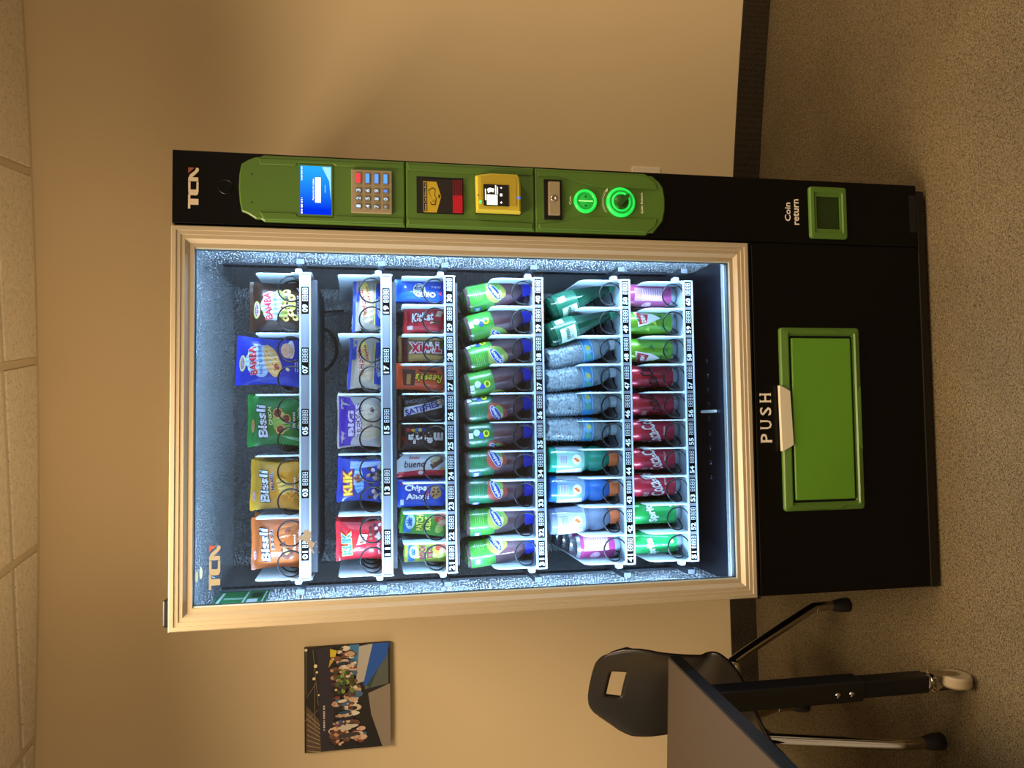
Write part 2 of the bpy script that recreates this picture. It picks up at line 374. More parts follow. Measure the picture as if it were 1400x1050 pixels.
rail(c00, c10, i00, i10); rail(c10, c11, i10, i11); rail(c11, c01, i11, i01); rail(c01, c00, i01, i00)
m_lit_edge = mat('lit_edge_pale', '#b4c4cc', .4)  # pale colour paints the glow along the lit glass edges
b = MB()
def ringbox(b, x0, x1, z0, z1, w, y0, y1, m):
    b.box(x0, x1, y0, y1, z0, z0+w, m); b.box(x0, x1, y0, y1, z1-w, z1, m); b.box(x0, x0+w, y0, y1, z0+w, z1-w, m); b.box(x1-w, x1, y0, y1, z0+w, z1-w, m)
ringbox(b, XG0-.0015, XG1+.0015, ZG0-.0015, ZG1+.0015, .0042, .004, .010, m_lit_edge); b.build('lit_edge_strip', FR)
b = MB(); ringbox(b, XG0+.0026, XG1-.0026, ZG0+.0026, ZG1-.0026, .0022, .006, .0105, mat('dark_seal', '#2b3a44', .5)); b.build('glass_spacer', FR)
b = MB(); b.box(XG0+.004, XG1-.004, .010, .013, ZG0, ZG0+.0125, m_lit_edge); b.build('bottom_spacer', FR)
m_glass = bpy.data.materials.new('window_glass'); m_glass.use_nodes = True; nt = m_glass.node_tree; nt.nodes.remove(nt.nodes['Principled BSDF'])
tr = nt.nodes.new('ShaderNodeBsdfTransparent'); tr.inputs[0].default_value = (.95, .975, .97, 1); gl = nt.nodes.new('ShaderNodeBsdfGlossy'); gl.inputs['Roughness'].default_value = .01
fr = nt.nodes.new('ShaderNodeFresnel'); fr.inputs[0].default_value = 1.45; ms = nt.nodes.new('ShaderNodeMixShader')
nt.links.new(fr.outputs[0], ms.inputs[0]); nt.links.new(tr.outputs[0], ms.inputs[1]); nt.links.new(gl.outputs[0], ms.inputs[2]); nt.links.new(ms.outputs[0], nt.nodes['Material Output'].inputs[0])
b = MB(); b.add([(XG0-.004, .0075, ZG0-.004), (XG1+.004, .0075, ZG0-.004), (XG1+.004, .0075, ZG1+.004), (XG0-.004, .0075, ZG1+.004)], [(0, 1, 2, 3)], m_glass); b.build('glass_pane', FR)
# LED tubes behind the left, right and top rails of the door
def led_light(x, y, z, sx, sy, power, rot):
    l = bpy.data.lights.new('led_strip_light', 'AREA'); l.shape = 'RECTANGLE'; l.size = sx; l.size_y = sy; l.energy = power; l.color = (.42, .67, 1.0)
    o = bpy.data.objects.new('led_strip_light', l); COL.objects.link(o); o.location = (x, y, z); o.rotation_euler = rot; o.parent = VM; return o
m_led = mat('led_tube', (.75, .88, 1, 1), .4, emit=6)
for x, sgn in ((.0235, 1), (.8715, -1)):
    b = MB(); b.box(x-.004, x+.004, .028, .040, .60, 1.86, m_led); b.build('led_strip', VM)
    o = led_light(x+sgn*.006, .046, 1.23, .014, 1.24, LEDPOWER, (0, 0, 0))
    dirv = Vector((sgn*.95, .31, 0)); o.rotation_euler = dirv.to_track_quat('-Z', 'Y').to_euler()
# ---------------- lower black panel and delivery flap
b = MB(); b.box(0.001, XP-.004, -.004, .05, .036, ZF-.012, m_black); b.build('lower_panel', VM, bevel=.002)
b = MB(); b.box(0.001, XP-.004, .004, .05, ZF-.012, ZF, m_gap); b.build('panel_gap', VM)
b = MB(); b.box(0.0005, .885, -.0045, .0, .0345, .0365, mat('panel_edge', '#4a463f', .3, metal=.6)); b.build('panel_edge', VM); b = MB(); b.box(0.0003, .89, -.0048, .0, ZF-.0135, ZF-.012, MATS['panel_edge']); b.build('panel_edge', VM)  # upper strip: grey paints the light caught on the panel's top edge
DF = empty('delivery_hatch'); DF.parent = VM
def rrect(x0, x1, z0, z1, r, n=4):
    P = []
    for cx, cz, a in ((x1-r, z0+r, -PI/2), (x1-r, z1-r, 0), (x0+r, z1-r, PI/2), (x0+r, z0+r, PI)):
        for k in range(n+1): P.append((cx+r*math.cos(a+PI/2*k/n), cz+r*math.sin(a+PI/2*k/n)))
    return P
def frame_mesh(P0, rings, m):      # rings of (outline, y): outlines with the same vertex count
    b = MB(); n = len(rings[0][0]); V = []
    for P, y in rings: V += [(p[0], y, p[1]) for p in P]
    F = []
    for k in range(len(rings)-1):
        for i in range(n): F.append((k*n+i, k*n+(i+1) % n, (k+1)*n+(i+1) % n, (k+1)*n+i))
    b.add(V, F, m); return b
def ibox(x0, y0, x1, y1, Y=0):      # image box -> X0,X1,Z0,Z1 (x: down the machine, y: towards its left)
    a = fp(x0, y0, Y); c = fp(x1, y1, Y); d_ = fp(x0, y1, Y); e = fp(x1, y0, Y)
    return ((c[0]+d_[0])/2, (a[0]+e[0])/2, (c[1]+e[1])/2, (a[1]+d_[1])/2)
hx0, hx1, hz0, hz1 = ibox(1066, 449, 1174.5, 697)
gx0, gx1, gz0, gz1 = ibox(1081, 463, 1162, 682.5)
y_ = -.004
o = frame_mesh(None, [(rrect(hx0, hx1, hz0, hz1, .008), y_), (rrect(hx0, hx1, hz0, hz1, .008), y_-.007), (rrect(hx0+.003, hx1-.003, hz0+.003, hz1-.003, .007), y_-.010),
    (rrect(gx0-.014, gx1+.014, gz0-.012, gz1+.011, .005), y_-.0125), (rrect(gx0-.010, gx1+.010, gz0-.009, gz1+.009, .004), y_-.008), (rrect(gx0-.006, gx1+.006, gz0-.006, gz1+.006, .003), y_-.0085), (rrect(gx0-.0055, gx1+.0055, gz0-.0055, gz1+.0055, .003), .0)], m_green).build('hatch_frame', DF)
b = MB(); b.box(gx0-.006, gx1+.006, y_-.0006, y_, gz0-.006, gz1+.006, m_gap); b.build('hatch_recess', DF)
b = MB(); b.box(gx0, gx1, y_-.010, y_-.001, gz0, gz1, m_green2); b.build('hatch_flap', DF, bevel=.0035, seg=3)
# raised facets on the surround
for (x0, x1, z0, z1, w) in ((hx1-.0135, hx1-.005, hz0+.06, hz0+.165, 0), (hx0+.005, hx0+.0135, hz0+.06, hz0+.165, 0), ((hx0+hx1)/2-.08, (hx0+hx1)/2+.08, hz0+.0045, hz0+.0115, 1)):
    b = MB()
    if w: P = [(x0, z0), (x1, z0), (x1-.012, z1), (x0+.012, z1)]
    else: P = [(x0, z0+.012 if x0 < .3 else z0), (x1, z0 if x0 < .3 else z0+.012), (x1, z1 if x0 < .3 else z1-.012), (x0, z1-.012 if x0 < .3 else z1)]
    b.prism(P, y_-.0135, y_-.009, m_green); b.build('surround_facet', DF, bevel=.001, seg=1)
P = [fp(*p) for p in ((1061, 527), (1075, 535), (1080, 608), (1065, 617))]
b = MB(); b.prism(P, y_-.0145, y_-.004, mat('ivory_plastic', '#cfc8b2', .4)); b.build('hatch_handle', DF, bevel=.002)
d = Decal(flat(-.0042), 9)
m_print = mat('white_print', '#e6ddd0', .5)
def serif_text(d, t, x0, x1, z0, z1, m):
    n = len(t); w = (x1-x0)/n
    for i, ch in enumerate(t):
        cx = x0+w*(i+.5); cw = w*(.62 if ch == 'S' else .66); ch_ = z1-z0
        d.text(ch, cx, (z0+z1)/2, cw, ch_, m, 1, bold=.012)
        s = ch_*.07; sw = cw*.34
        spots = {'P': [(-.38, 0), (-.38, 1)], 'U': [(-.38, 1), (.38, 1)], 'H': [(-.38, 0), (-.38, 1), (.38, 0), (.38, 1)], 'S': []}[ch]
        for (fx, top) in spots:
            xx = cx+fx*cw; zz = z1-s if top else z0
            d.rect(xx-sw/2, xx+sw/2, zz, zz+s, m, 1.5)
q = ibox(1038, 535, 1053.5, 608); serif_text(d, 'PUSH', q[0], q[1], q[2], q[3], m_print)
d.build('push_lettering', VM)
d = Decal(flat(-.0042), 9)
q = ibox(1071.5, 277.5, 1079.5, 303); d.text('Coin', (q[0]+q[1])/2, (q[2]+q[3])/2, q[1]-q[0], q[3]-q[2], m_print, 1, bold=.02)
q = ibox(1083, 273, 1091, 308); d.text('return', (q[0]+q[1])/2, (q[2]+q[3])/2, q[1]-q[0], q[3]-q[2], m_print, 1, bold=.02)
d.build('coin_return_lettering', VM)
# ---------------- control column
b = MB(); b.box(XP+.0035, MW, -.004, .03, .036, MH, m_black); b.build('control_column', VM, bevel=.002)
b = MB(); b.box(XP-.003, XP+.004, .006, .03, .036, MH-.004, m_gap); b.build('column_gap', VM)
q = fp(1245, 330); 
for i in range(6):
    X0, X1, Z0, Z1 = ibox(1242+i*1.6, 268, 1243+i*1.6, 318); b = MB(); b.box(X0, X1, -.0045, -.003, Z0, Z1, m_gap); b.build('vent_slot', VM)
# logo made of letter outlines: u to the right, v down, both 0..1
def logo(d, x0, x1, z0, z1, m, mr):
    w, h = x1-x0, z1-z0
    f = lambda u, v: (x0+u*w, z1-v*h)
    d.poly([f(*p) for p in ((0, 0), (.346, 0), (.335, .216), (.24, .216), (.24, 1), (.095, 1), (.095, .216), (0, .216))], m)
    d.poly([f(*p) for p in ((.654, 0), (.654, .23), (.47, .23), (.465, .30), (.465, .72), (.475, .79), (.654, .80), (.654, 1), (.43, 1), (.36, .95), (.325, .82), (.325, .22), (.345, .08), (.40, .02))], m)
    d.poly([f(*p) for p in ((.665, 0), (.735, 0), (.83, .18), (.93, .65), (.96, .72), (.99, .72), (1.0, .80), (.995, .95), (.975, 1.02), (.93, 1.02), (.885, .9), (.765, .40), (.765, .97), (.665, .97))], m)
    d.poly([f(*p) for p in ((.855, 0), (1.0, 0), (1.0, .60), (.95, .40))], mr)
d = Decal(flat(-.0042), 9)
q = ibox(257.8, 230, 272, 286); logo(d, q[0], q[1], q[2], q[3], mat('logo_beige', '#cdbda4', .45), mat('logo_red', '#8c4a32', .5)); d.build('column_logo', VM)
X, Z = fp(309, 256.5)
b = MB(); b.lathe([(.0165, -.002), (.0165, -.0062), (.0155, -.0068), (.0150, -.0062), (.0150, -.0045)], m_black2, 28, (X, 0, Z), 'y'); b.lathe([(.0, -.0058), (.0140, -.0058), (.0142, -.004)], m_black, 28, (X, 0, Z), 'y'); b.build('blank_cap', VM)
# green fascia in three plates
OUT = [(327.6, 258), (328.5, 240), (331.5, 226), (341, 220.5), (350, 217.3), (357, 216.8), (362, 214.6), (554, 223.6), (729.5, 232.2), (879, 240), (884, 242.8), (889, 243.2), (898, 250.5), (904, 259), (906.5, 275), (906.3, 290), (903.5, 304), (898, 311.5), (891, 319.8), (884, 320.2), (881, 322.8), (729.5, 318.2), (554, 312.2), (363, 304.8), (358, 301.6), (351, 301), (340, 294), (331.5, 290.5), (329, 278)]
OP = [fp(*p) for p in OUT]
def inset(P, d):
    n = len(P); A = sum(P[i][0]*P[(i+1) % n][1]-P[(i+1) % n][0]*P[i][1] for i in range(n)); sg = 1 if A > 0 else -1; R = []
    for i in range(n):
        a, b_, c = Vector(P[i-1]), Vector(P[i]), Vector(P[(i+1) % n]); e1 = (b_-a).normalized(); e2 = (c-b_).normalized()
        n1 = Vector((-e1.y, e1.x))*sg; n2 = Vector((-e2.y, e2.x))*sg; k = (n1+n2); k = k/max(k.dot(n1), .4); R.append((b_.x+k.x*d, b_.y+k.y*d))
    return R
def plate(P, y0, y1, m, name, par, ch=.003):
    b = MB(); n = len(P); Q = inset(P, ch); V = [(p[0], y1, p[1]) for p in P]+[(p[0], y0+ch*.8, p[1]) for p in P]+[(p[0], y0, p[1]) for p in Q]
    A = sum(P[i][0]*P[(i+1) % n][1]-P[(i+1) % n][0]*P[i][1] for i in range(n))
    F = []
    for k in range(2):
        for i in range(n): 
            f = (k*n+i, k*n+(i+1) % n, (k+1)*n+(i+1) % n, (k+1)*n+i); F.append(f if A < 0 else f[::-1])
    F.append(tuple(range(2*n, 3*n)) if A > 0 else tuple(range(3*n-1, 2*n-1, -1)))
    F = [f[::-1] if False else f for f in F]
    b.add(V, F, m); o = b.build(name, par); 
    bm = bmesh.new(); bm.from_mesh(o.data); bmesh.ops.recalc_face_normals(bm, faces=bm.faces[:]); bm.to_mesh(o.data); bm.free(); return o
FA = empty('green_fascia'); FA.parent = VM
iR1, iR2, iL2, iL1 = 7, 8, 21, 22
zs1 = (OP[7][1]+OP[22][1])/2; zs2 = (OP[8][1]+OP[21][1])/2
top = [OP[i] for i in list(range(0, 7))]+[(OP[7][0], zs1+.0012), (OP[22][0], zs1+.0012)]+[OP[i] for i in range(23, 29)]
midp = [(OP[7][0], zs1-.0012), (OP[8][0], zs2+.0012), (OP[21][0], zs2+.0012), (OP[22][0], zs1-.0012)]
bot = [(OP[8][0], zs2-.0012)]+[OP[i] for i in range(9, 21)]+[(OP[21][0], zs2-.0012)]
for P in (top, midp, bot): plate(P, -.014, -.003, m_green, 'fascia_plate', FA)
# raised shoulder ridges along both sides of the fascia
def ridge(pts, y0=-.0165):
    P = [fp(*p) for p in pts]; return plate(P, y0, -.010, m_green, 'fascia_ridge', FA, .002)
ridge([(354, 219), (552, 227.5), (552, 233.5), (460, 230), (456, 228), (408, 226), (405, 229.5), (357, 227.5)])
ridge([(356, 292), (405, 293.5), (408, 298), (456, 300), (460, 297), (552, 300), (552, 309), (362, 302.5)])
ridge([(557, 227.5), (727, 235.5), (727, 243), (655, 241), (557, 235.5)])
ridge([(557, 301), (650, 303), (727, 307), (727, 316), (557, 310)])
ridge([(732, 236), (880, 242.8), (893, 252), (896, 262), (815, 259), (780, 250), (760, 244), (734, 244)])
ridge([(735, 308), (760, 305.5), (790, 301), (812, 298.5), (896, 301), (893, 311), (882, 320), (735, 315.5)])
m_hole = C('#0a0a08', .6)
for p in ((346, 240.7), (346, 279)):
    d = Decal(flat(-.0141), 9); X, Z = fp(*p); d.ell(X, Z, .0018, .0018, m_hole); d.build('fascia_hole', FA)
# display
SC = empty('display_screen'); SC.parent = VM
X0, X1, Z0, Z1 = ibox(411, 230, 453.3, 296)
b = MB(); ringbox(b, X0-.003, X1+.003, Z0-.003, Z1+.003, .003, -.0165, -.012, m_green); b.build('screen_bezel', SC)
m_scr = bpy.data.materials.new('lit_lcd_blue'); m_scr.use_nodes = True; nt = m_scr.node_tree; nt.nodes.remove(nt.nodes['Principled BSDF'])
em = nt.nodes.new('ShaderNodeEmission'); tc = nt.nodes.new('ShaderNodeTexCoord'); mp = nt.nodes.new('ShaderNodeSeparateXYZ'); nt.links.new(tc.outputs['Generated'], mp.inputs[0])
cr = nt.nodes.new('ShaderNodeValToRGB'); cr.color_ramp.elements[0].color = srgb('#0430f2'); cr.color_ramp.elements[1].color = srgb('#2cb4ff'); cr.color_ramp.elements[0].position = .1
nt.links.new(mp.outputs[0], cr.inputs[0]); nt.links.new(cr.outputs[0], em.inputs[0]); em.inputs[1].default_value = 1.0; nt.links.new(em.outputs[0], nt.nodes['Material Output'].inputs[0])
b = MB(); b.box(X0, X1, -.0148, -.012, Z0, Z1, m_scr); b.build('screen_glass', SC)
m_sw = mat('screen_white', '#f4fbff', .5, emit=1.0); m_sl = mat('screen_pale_blue', '#7fc4ff', .5, emit=.9)
d = Decal(flat(-.0149), 9)
xx = lambda u: X0+u*(X1-X0); zz = lambda v: Z1-v*(Z1-Z0)
d.text('Please enter slot number', xx(.52), zz(.415), (X1-X0)*.44, (Z1-Z0)*.05, m_sw, 1, bold=.01)
d.rect(xx(.25), xx(.77), zz(.66), zz(.48), m_sw, 1)
d.rect(xx(.46), xx(.62), zz(.81), zz(.79), m_sl, 1)
for k, (u0, u1) in enumerate([(.02, .06), (.08, .11), (.14, .21), (.24, .27), (.29, .31), (.33, .34), (.70, .99)]):
    if k < 6: d.rect(xx(u0), xx(u1), zz(.075), zz(.03), m_sw, 1)
    else:
        for j in range(9): d.rect(xx(.70+j*.032), xx(.70+j*.032+(.022 if j % 3 else .015)), zz(.07), zz(.035), m_sw, 1)
d.poly([(xx(.99), zz(.70)), (xx(.99), zz(.99)), (xx(.3), zz(.99)), (xx(.7), zz(.93))], m_sl, .5)
d.build('screen_print', SC)
# keypad
KP = empty('keypad'); KP.parent = VM
X0, X1, Z0, Z1 = ibox(480.5, 236.5, 535.5, 294.5)
b = MB(); b.box(X0, X1, -.0215, -.012, Z0, Z1, m_steel); b.build('keypad_plate', KP, bevel=.0015)
m_kblue = mat('key_glow_blue', '#4a8cff', .5, emit=.9); m_kred = mat('key_glow_red', '#ff3048', .5, emit=.9); m_kwht = mat('key_glow_pale', '#a8d4ff', .5, emit=.7)
KB = mat('key_steel', '#8e8577', .4, metal=.6)
rows = ['123', '456', '789', '*0#']
for r in range(4):
    for c in range(4):
        u0 = (.085, .265, .445, .66)[c]; u1 = (.205, .385, .575, .93)[c]; v0 = .10+r*.222
        kx0, kx1 = X0+u0*(X1-X0), X0+u1*(X1-X0); kz1 = Z1-v0*(Z1-Z0); kz0 = kz1-.145*(Z1-Z0)
        b = MB(); b.box(kx0, kx1, -.0245, -.021, kz0, kz1, KB); k = b.build('key', KP, bevel=.001, seg=1)
        d = Decal(flat(-.0246), 9); cx, cz = (kx0+kx1)/2, (kz0+kz1)/2
        if c < 3: d.text(rows[r][c], cx, cz, (kx1-kx0)*.5, (kz1-kz0)*(.7 if rows[r][c] != '*' else .4), m_kblue if (r, c) == (3, 2) else m_kwht, 1, bold=.02)
        else:
            mm = m_kred if r == 0 else m_kblue
            d.rect(kx0+.003, kx1-.003, kz0+.0025, kz1-.0025, mm, 1)
        me = d.mb.mesh('key_mark'); ko = inst('key_mark', me, KP)
# bill acceptor
BA = empty('bill_acceptor'); BA.parent = VM
X0, X1, Z0, Z1 = ibox(569, 245, 632.5, 294.5)
m_dark = mat('dark_brown_plastic', '#1d1512', .35)
b = MB(); b.box(X0, X1, -.0147, -.012, Z0, Z1, m_gap); b.build('acceptor_recess', BA)
b = MB(); xr = X0+(X1-X0)*.93; b.box(X0+.002, xr, -.0175, -.0145, Z0+(Z1-Z0)*.22, Z1-(Z1-Z0)*.10, m_dark); b.build('acceptor_plate', BA, bevel=.001)
m_redl = mat('red_lit_lens', '#a80a1c', .15, emit=.14)
b = MB(); xm = X0+(X1-X0)*.5
for k in range(5):
    z0 = Z0+.003+k*.0045
    b.box(X0+.003, xm, -.0225+k*.0006, -.0145, z0, z0+.0046, m_redl)
    b.box(xm, xr, -.0225+k*.0006, -.0145, z0, z0+.0046, mat('red_dark_lens', '#5a0712', .12))  # lens brightness painted in: glowing left half, dark right half
b.build('bill_slot_lens', BA, bevel=.0006, seg=1)
d = Decal(flat(-.0176), 9); m_yel = mat('yellow_sticker', '#bfa324', .45)
ux = lambda u: X0+u*(X1-X0); vz = lambda v: Z1-v*(Z1-Z0)
d.poly([(ux(.02), vz(.14)), (ux(.86), vz(.14)), (ux(.86), vz(.42)), (ux(.46), vz(.52)), (ux(.02), vz(.42))], m_yel, 1)
d.rect(ux(.05), ux(.83), vz(.22), vz(.15), C('#1a1408'), 2); d.text('Insert Cash Before First', ux(.44), vz(.185), (X1-X0)*.74, (Z1-Z0)*.045, C('#e9d27a'), 3)
bill = [(.22, .31), (.30, .28), (.36, .33), (.52, .27), (.62, .24), (.70, .33), (.66, .40), (.50, .38), (.40, .42), (.22, .40)]
d.poly([(ux(u), vz(v)) for u, v in bill], C('#2a2008'), 2); cx_ = sum(u for u, v in bill)/10; cv_ = sum(v for u, v in bill)/10
d.poly([(ux(cx_+(u-cx_)*.88), vz(cv_+(v-cv_)*.80)) for u, v in bill], m_yel, 3); d.ring(ux(.33), vz(.36), .0022, .003, C('#2a2008'), 4); d.poly([(ux(.40), vz(.46)), (ux(.53), vz(.46)), (ux(.465), vz(.51))], C('#2a2008'), 3)
d.build('acceptor_sticker', BA)
# card reader
CR = empty('card_reader'); CR.parent = VM
m_ry = mat('yellow_reader_plastic', '#c4b436', .4); m_ry2 = mat('yellow_reader_face', '#b09a2a', .45)
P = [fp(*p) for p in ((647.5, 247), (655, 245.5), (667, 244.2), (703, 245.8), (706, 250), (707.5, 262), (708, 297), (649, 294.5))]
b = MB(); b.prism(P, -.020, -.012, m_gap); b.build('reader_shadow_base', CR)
plate([(p[0]+.001, p[1]) for p in P], -.040, -.018, m_ry, 'reader_body', CR, .004)
P2 = [fp(*p) for p in ((653.5, 248.5), (668, 247), (699, 248.5), (701, 251), (702, 288), (654, 286))]
b = MB(); b.prism(P2, -.0412, -.039, m_ry2); b.build('reader_face', CR, bevel=.001, seg=1)
X0, X1, Z0, Z1 = ibox(661, 252.5, 695.5, 281.5, -.042)
b = MB(); b.box(X0, X1, -.0425, -.041, Z0, Z1, m_gap); b.build('reader_screen', CR)
d = Decal(flat(-.0426), 9); ux = lambda u: X0+u*(X1-X0); vz = lambda v: Z1-v*(Z1-Z0)
d.rect(ux(.04), ux(.52), vz(.55), vz(.13), m_sw, 1)
d.poly([(ux(.58), vz(.18)), (ux(.78), vz(.15)), (ux(.84), vz(.24)), (ux(.80), vz(.42)), (ux(.62), vz(.40)), (ux(.66), vz(.30))], m_sw, 1)
d.rect(ux(.55), ux(.97), vz(.50), vz(.46), m_sw, 1); d.rect(ux(.55), ux(.90), vz(.57), vz(.54), m_sw, 1); d.rect(ux(.25), ux(.78), vz(.10), vz(.06), m_sw, 1)
d.rect(ux(.46), ux(.58), vz(.74), vz(.65), m_sw, 1); d.poly([(ux(.10), vz(.70)), (ux(.16), vz(.65)), (ux(.22), vz(.70)), (ux(.16), vz(.74))], m_sw, 1); d.poly([(ux(.80), vz(.70)), (ux(.88), vz(.66)), (ux(.88), vz(.74))], m_sw, 1)
X, Z = fp(657, 276, -.0425); d.rect(X-.0035, X+.0035, Z-.0025, Z+.0025, mat('reader_green_led', '#40ff70', .5, emit=1.2), 1); X, Z = fp(654, 267, -.0425); d.ell(X, Z, .0018, .0018, C('#1a1408'), 1)
d.build('reader_screen_print', CR)
X, Z = fp(707, 272, -.03); b = MB(); b.lathe([(0, -.0405), (.006, -.0395), (.0075, -.035), (.0075, -.02)], mat('reader_blue_light', '#3a7cff', .4, emit=.8), 16, (X, 0, Z), 'y'); b.build('reader_light', CR, True)
# lock handle
X0, X1, Z0, Z1 = ibox(742.5, 249.5, 765.5, 301.5)
LH = empty('lock_handle'); LH.parent = VM
b = MB(); b.box(X0, X1, -.0148, -.012, Z0, Z1, m_gap); b.build('lock_recess', LH)
b = MB(); ringbox(b, X0-.002, X1+.002, Z0-.001, Z1+.001, .0025, -.017, -.012, m_black2); b.build('lock_bezel', LH)
HX0, HX1, HZ0, HZ1 = ibox(750, 249, 765, 294, -.02)
b = MB(); b.box(HX0, HX1, -.026, -.014, HZ0, HZ1, m_steel); b.build('lock_bar', LH, bevel=.001)
X, Z = fp(757.5, 271, -.026); b = MB(); b.lathe([(0, -.027), (.0035, -.027), (.0035, -.0275), (.008, -.0275), (.008, -.025)], mat('lock_chrome', '#b8b0a8', .2, metal=.9), 20, (X, 0, Z), 'y'); b.build('lock_cylinder', LH, True)
# coin slot and return knob, lit green
m_glow = mat('green_lit_plastic', '#22e858', .35, emit=.62); m_glow2 = mat('green_lit_plastic_dim', '#1fb844', .4, emit=.28); m_kn = mat('dark_green_knob', '#2c5a1c', .35)
X, Z = fp(798, 277.5); R = .0292
CS = empty('coin_slot'); CS.parent = VM
b = MB(); b.lathe([(R, -.012), (R, -.017), (R*.9, -.021), (R*.76, -.0205), (R*.70, -.017)], m_glow, 36, (X, 0, Z), 'y', [m_glow, m_glow, m_glow, m_glow2]); b.build('slot_ring', CS, True)
b = MB(); b.lathe([(0, -.0175), (R*.66, -.0175), (R*.71, -.0165)], m_glow2, 30, (X, 0, Z), 'y'); b.build('slot_face', CS, True)
b = MB(); b.box(X-.0012, X+.0012, -.0185, -.017, Z-R*.62, Z+R*.62, mat('slot_line', '#a8ff9a', .4, emit=.7)); b.build('slot_opening', CS)
d = Decal(flat(-.0176), 9); d.ell(X-.012, Z, .0025, .0025, m_kn); d.ell(X+.011, Z, .0025, .0025, m_kn); d.build('slot_dimple', CS)
X, Z = fp(846, 279); R = .037
CK = empty('coin_return_knob'); CK.parent = VM
b = MB(); b.lathe([(R, -.012), (R, -.017), (R*.93, -.021), (R*.80, -.022), (R*.76, -.018), (R*.70, -.018), (R*.66, -.022), (R*.52, -.022), (R*.48, -.018)], m_glow, 40, (X, 0, Z), 'y', [m_glow, m_glow, m_glow, m_glow2, m_glow2, m_glow2, m_glow, m_glow2]); b.build('knob_ring', CK, True)  # dimmer glow in the grooves paints their shade
b = MB(); b.lathe([(0, -.022), (R*.46, -.022), (R*.5, -.018)], m_kn, 30, (X, 0, Z), 'y'); b.build('knob_face', CK, True)
a = math.radians(45); c, s_ = math.cos(a), math.sin(a)
P = [(-.020, -.0055), (.017, -.0055), (.023, 0), (.017, .0055), (-.020, .0055)]
b = MB(); b.prism([(X+c*p[0]-s_*p[1], Z-s_*p[0]-c*p[1]) if False else (X+c*p[0]-s_*p[1], Z-(s_*p[0]+c*p[1])) for p in P], -.034, -.021, m_kn); b.build('knob_grip', CK, bevel=.0015)
d = Decal(flat(-.0142), 9); m_lab = mat('fascia_white_print', '#e8e6cf', .5)
q = ibox(776, 270.5, 779, 282); d.text('Coin', (q[0]+q[1])/2, (q[2]+q[3])/2, q[1]-q[0], q[3]-q[2], m_lab, 1, bold=.03); d.build('coin_lettering', VM); d = Decal(flat(-.0142), 9)
q = ibox(873, 266, 876.3, 294); d.text('Coin Return', (q[0]+q[1])/2, (q[2]+q[3])/2, q[1]-q[0], q[3]-q[2], m_lab, 1, bold=.03); d.build('coin_return_lettering', VM); d = Decal(flat(-.0142), 9)
d.ring(X, Z, R*1.20, R*1.225, m_lab, 1, 16, math.radians(52), math.radians(126)); d.ring(X, Z, R*1.28, R*1.30, m_lab, 1, 16, math.radians(56), math.radians(122))
ax, az = X+R*1.25*math.cos(math.radians(52)), Z+R*1.25*math.sin(math.radians(52)); d.poly([(ax-.004, az+.005), (ax-.002, az-.003), (ax+.007, az-.004)], m_lab, 1)
d.build('turn_arrow', VM)
# coin return cup
CC = empty('coin_return_cup'); CC.parent = VM
X0, X1, Z0, Z1 = ibox(1104, 257.5, 1154.5, 327.5); I0, I1, J0, J1 = ibox(1113.5, 270.5, 1145, 314.5)
fr_ = [(rrect(X0, X1, Z0, Z1, .007), -.004), (rrect(X0, X1, Z0, Z1, .007), -.010), (rrect(X0+.003, X1-.003, Z0+.003, Z1-.003, .006), -.013), (rrect(I0-.012, I1+.012, J0-.008, J1+.009, .004), -.014), (rrect(I0-.009, I1+.009, J0-.005, J1+.006, .004), -.011), (rrect(I0, I1, J0, J1, .002), -.0105), (rrect(I0, I1, J0, J1, .002), -.0055)]
frame_mesh(None, fr_, m_green).build('cup_frame', CC)
m_cup = mat('dark_green_smoked_plastic', '#1f3310', .12)
b = MB(); b.box(I0-.001, I1+.001, -.0062, -.004, J0-.001, J1+.001, m_cup); b.build('cup_flap', CC)
b = MB(); b.box(I0, I1, -.0085, -.006, J0+.004, J0+.007, m_cup); b.build('flap_lip', CC)
# hinge on the top left of the door
b = MB(); X, Z = fp(227, 840, .04); b.box(fp(225, 858, .02)[0], fp(225, 821, .02)[0], .015, .05, MH-.004, fp(222.5, 840, .02)[1], m_black2); b.build('door_hinge', VM, bevel=.004)
b = MB(); b.box(-.004, .0, -.004, .03, ZF-.012, ZF-.001, m_gap); b.build('hinge_pin', VM)
# stickers on glass: logo, torn sticker, green info card on the inner wall
d = Decal(flat(.0068), 9); q = ibox(285.8, 746, 301.2, 806, .007); logo(d, q[0], q[1], q[2], q[3], mat('glass_logo_beige', '#938d7c', .6), mat('glass_logo_red', '#b5442a', .6)); d.build('glass_logo', FR)
d = Decal(flat(.0068), 9); m_res = mat('torn_sticker_paper', '#929292', .8)
T_ = [(408, 735), (411, 731), (414, 733), (416, 725), (421, 724), (425, 727), (426, 733), (424, 738), (428, 741), (431, 742), (429, 747), (427, 749), (430, 756), (428, 757), (424, 750), (420, 747), (422, 743), (416, 740), (412, 738), (407, 738)]
d.poly([fp(*p, .007) for p in T_], m_res, 1)
for p, r in (((433, 747), .0016), ((436, 755), .001), ((432, 741), .0013), ((404, 740), .0012)): X, Z = fp(*p, .007); d.ell(X, Z, r, r, m_res, 1, n=8)
d.build('torn_sticker', FR)
d = Decal(flat(.0068), 9); m_sm = mat('pale_stroke', '#a4c4d4', .4)
for (x0, y0, x1, y1) in ((269, 781, 268.5, 796), (275, 776, 274.5, 791)):
    X0, Z0 = fp(x0, y0, .007); X1, Z1 = fp(x1, y1, .007); d.ell((X0+X1)/2, (Z0+Z1)/2, abs(X1-X0)/2+.001, .0033, m_sm, 1)
d.build('pale_stroke', FR)  # two short pale strokes on the pane
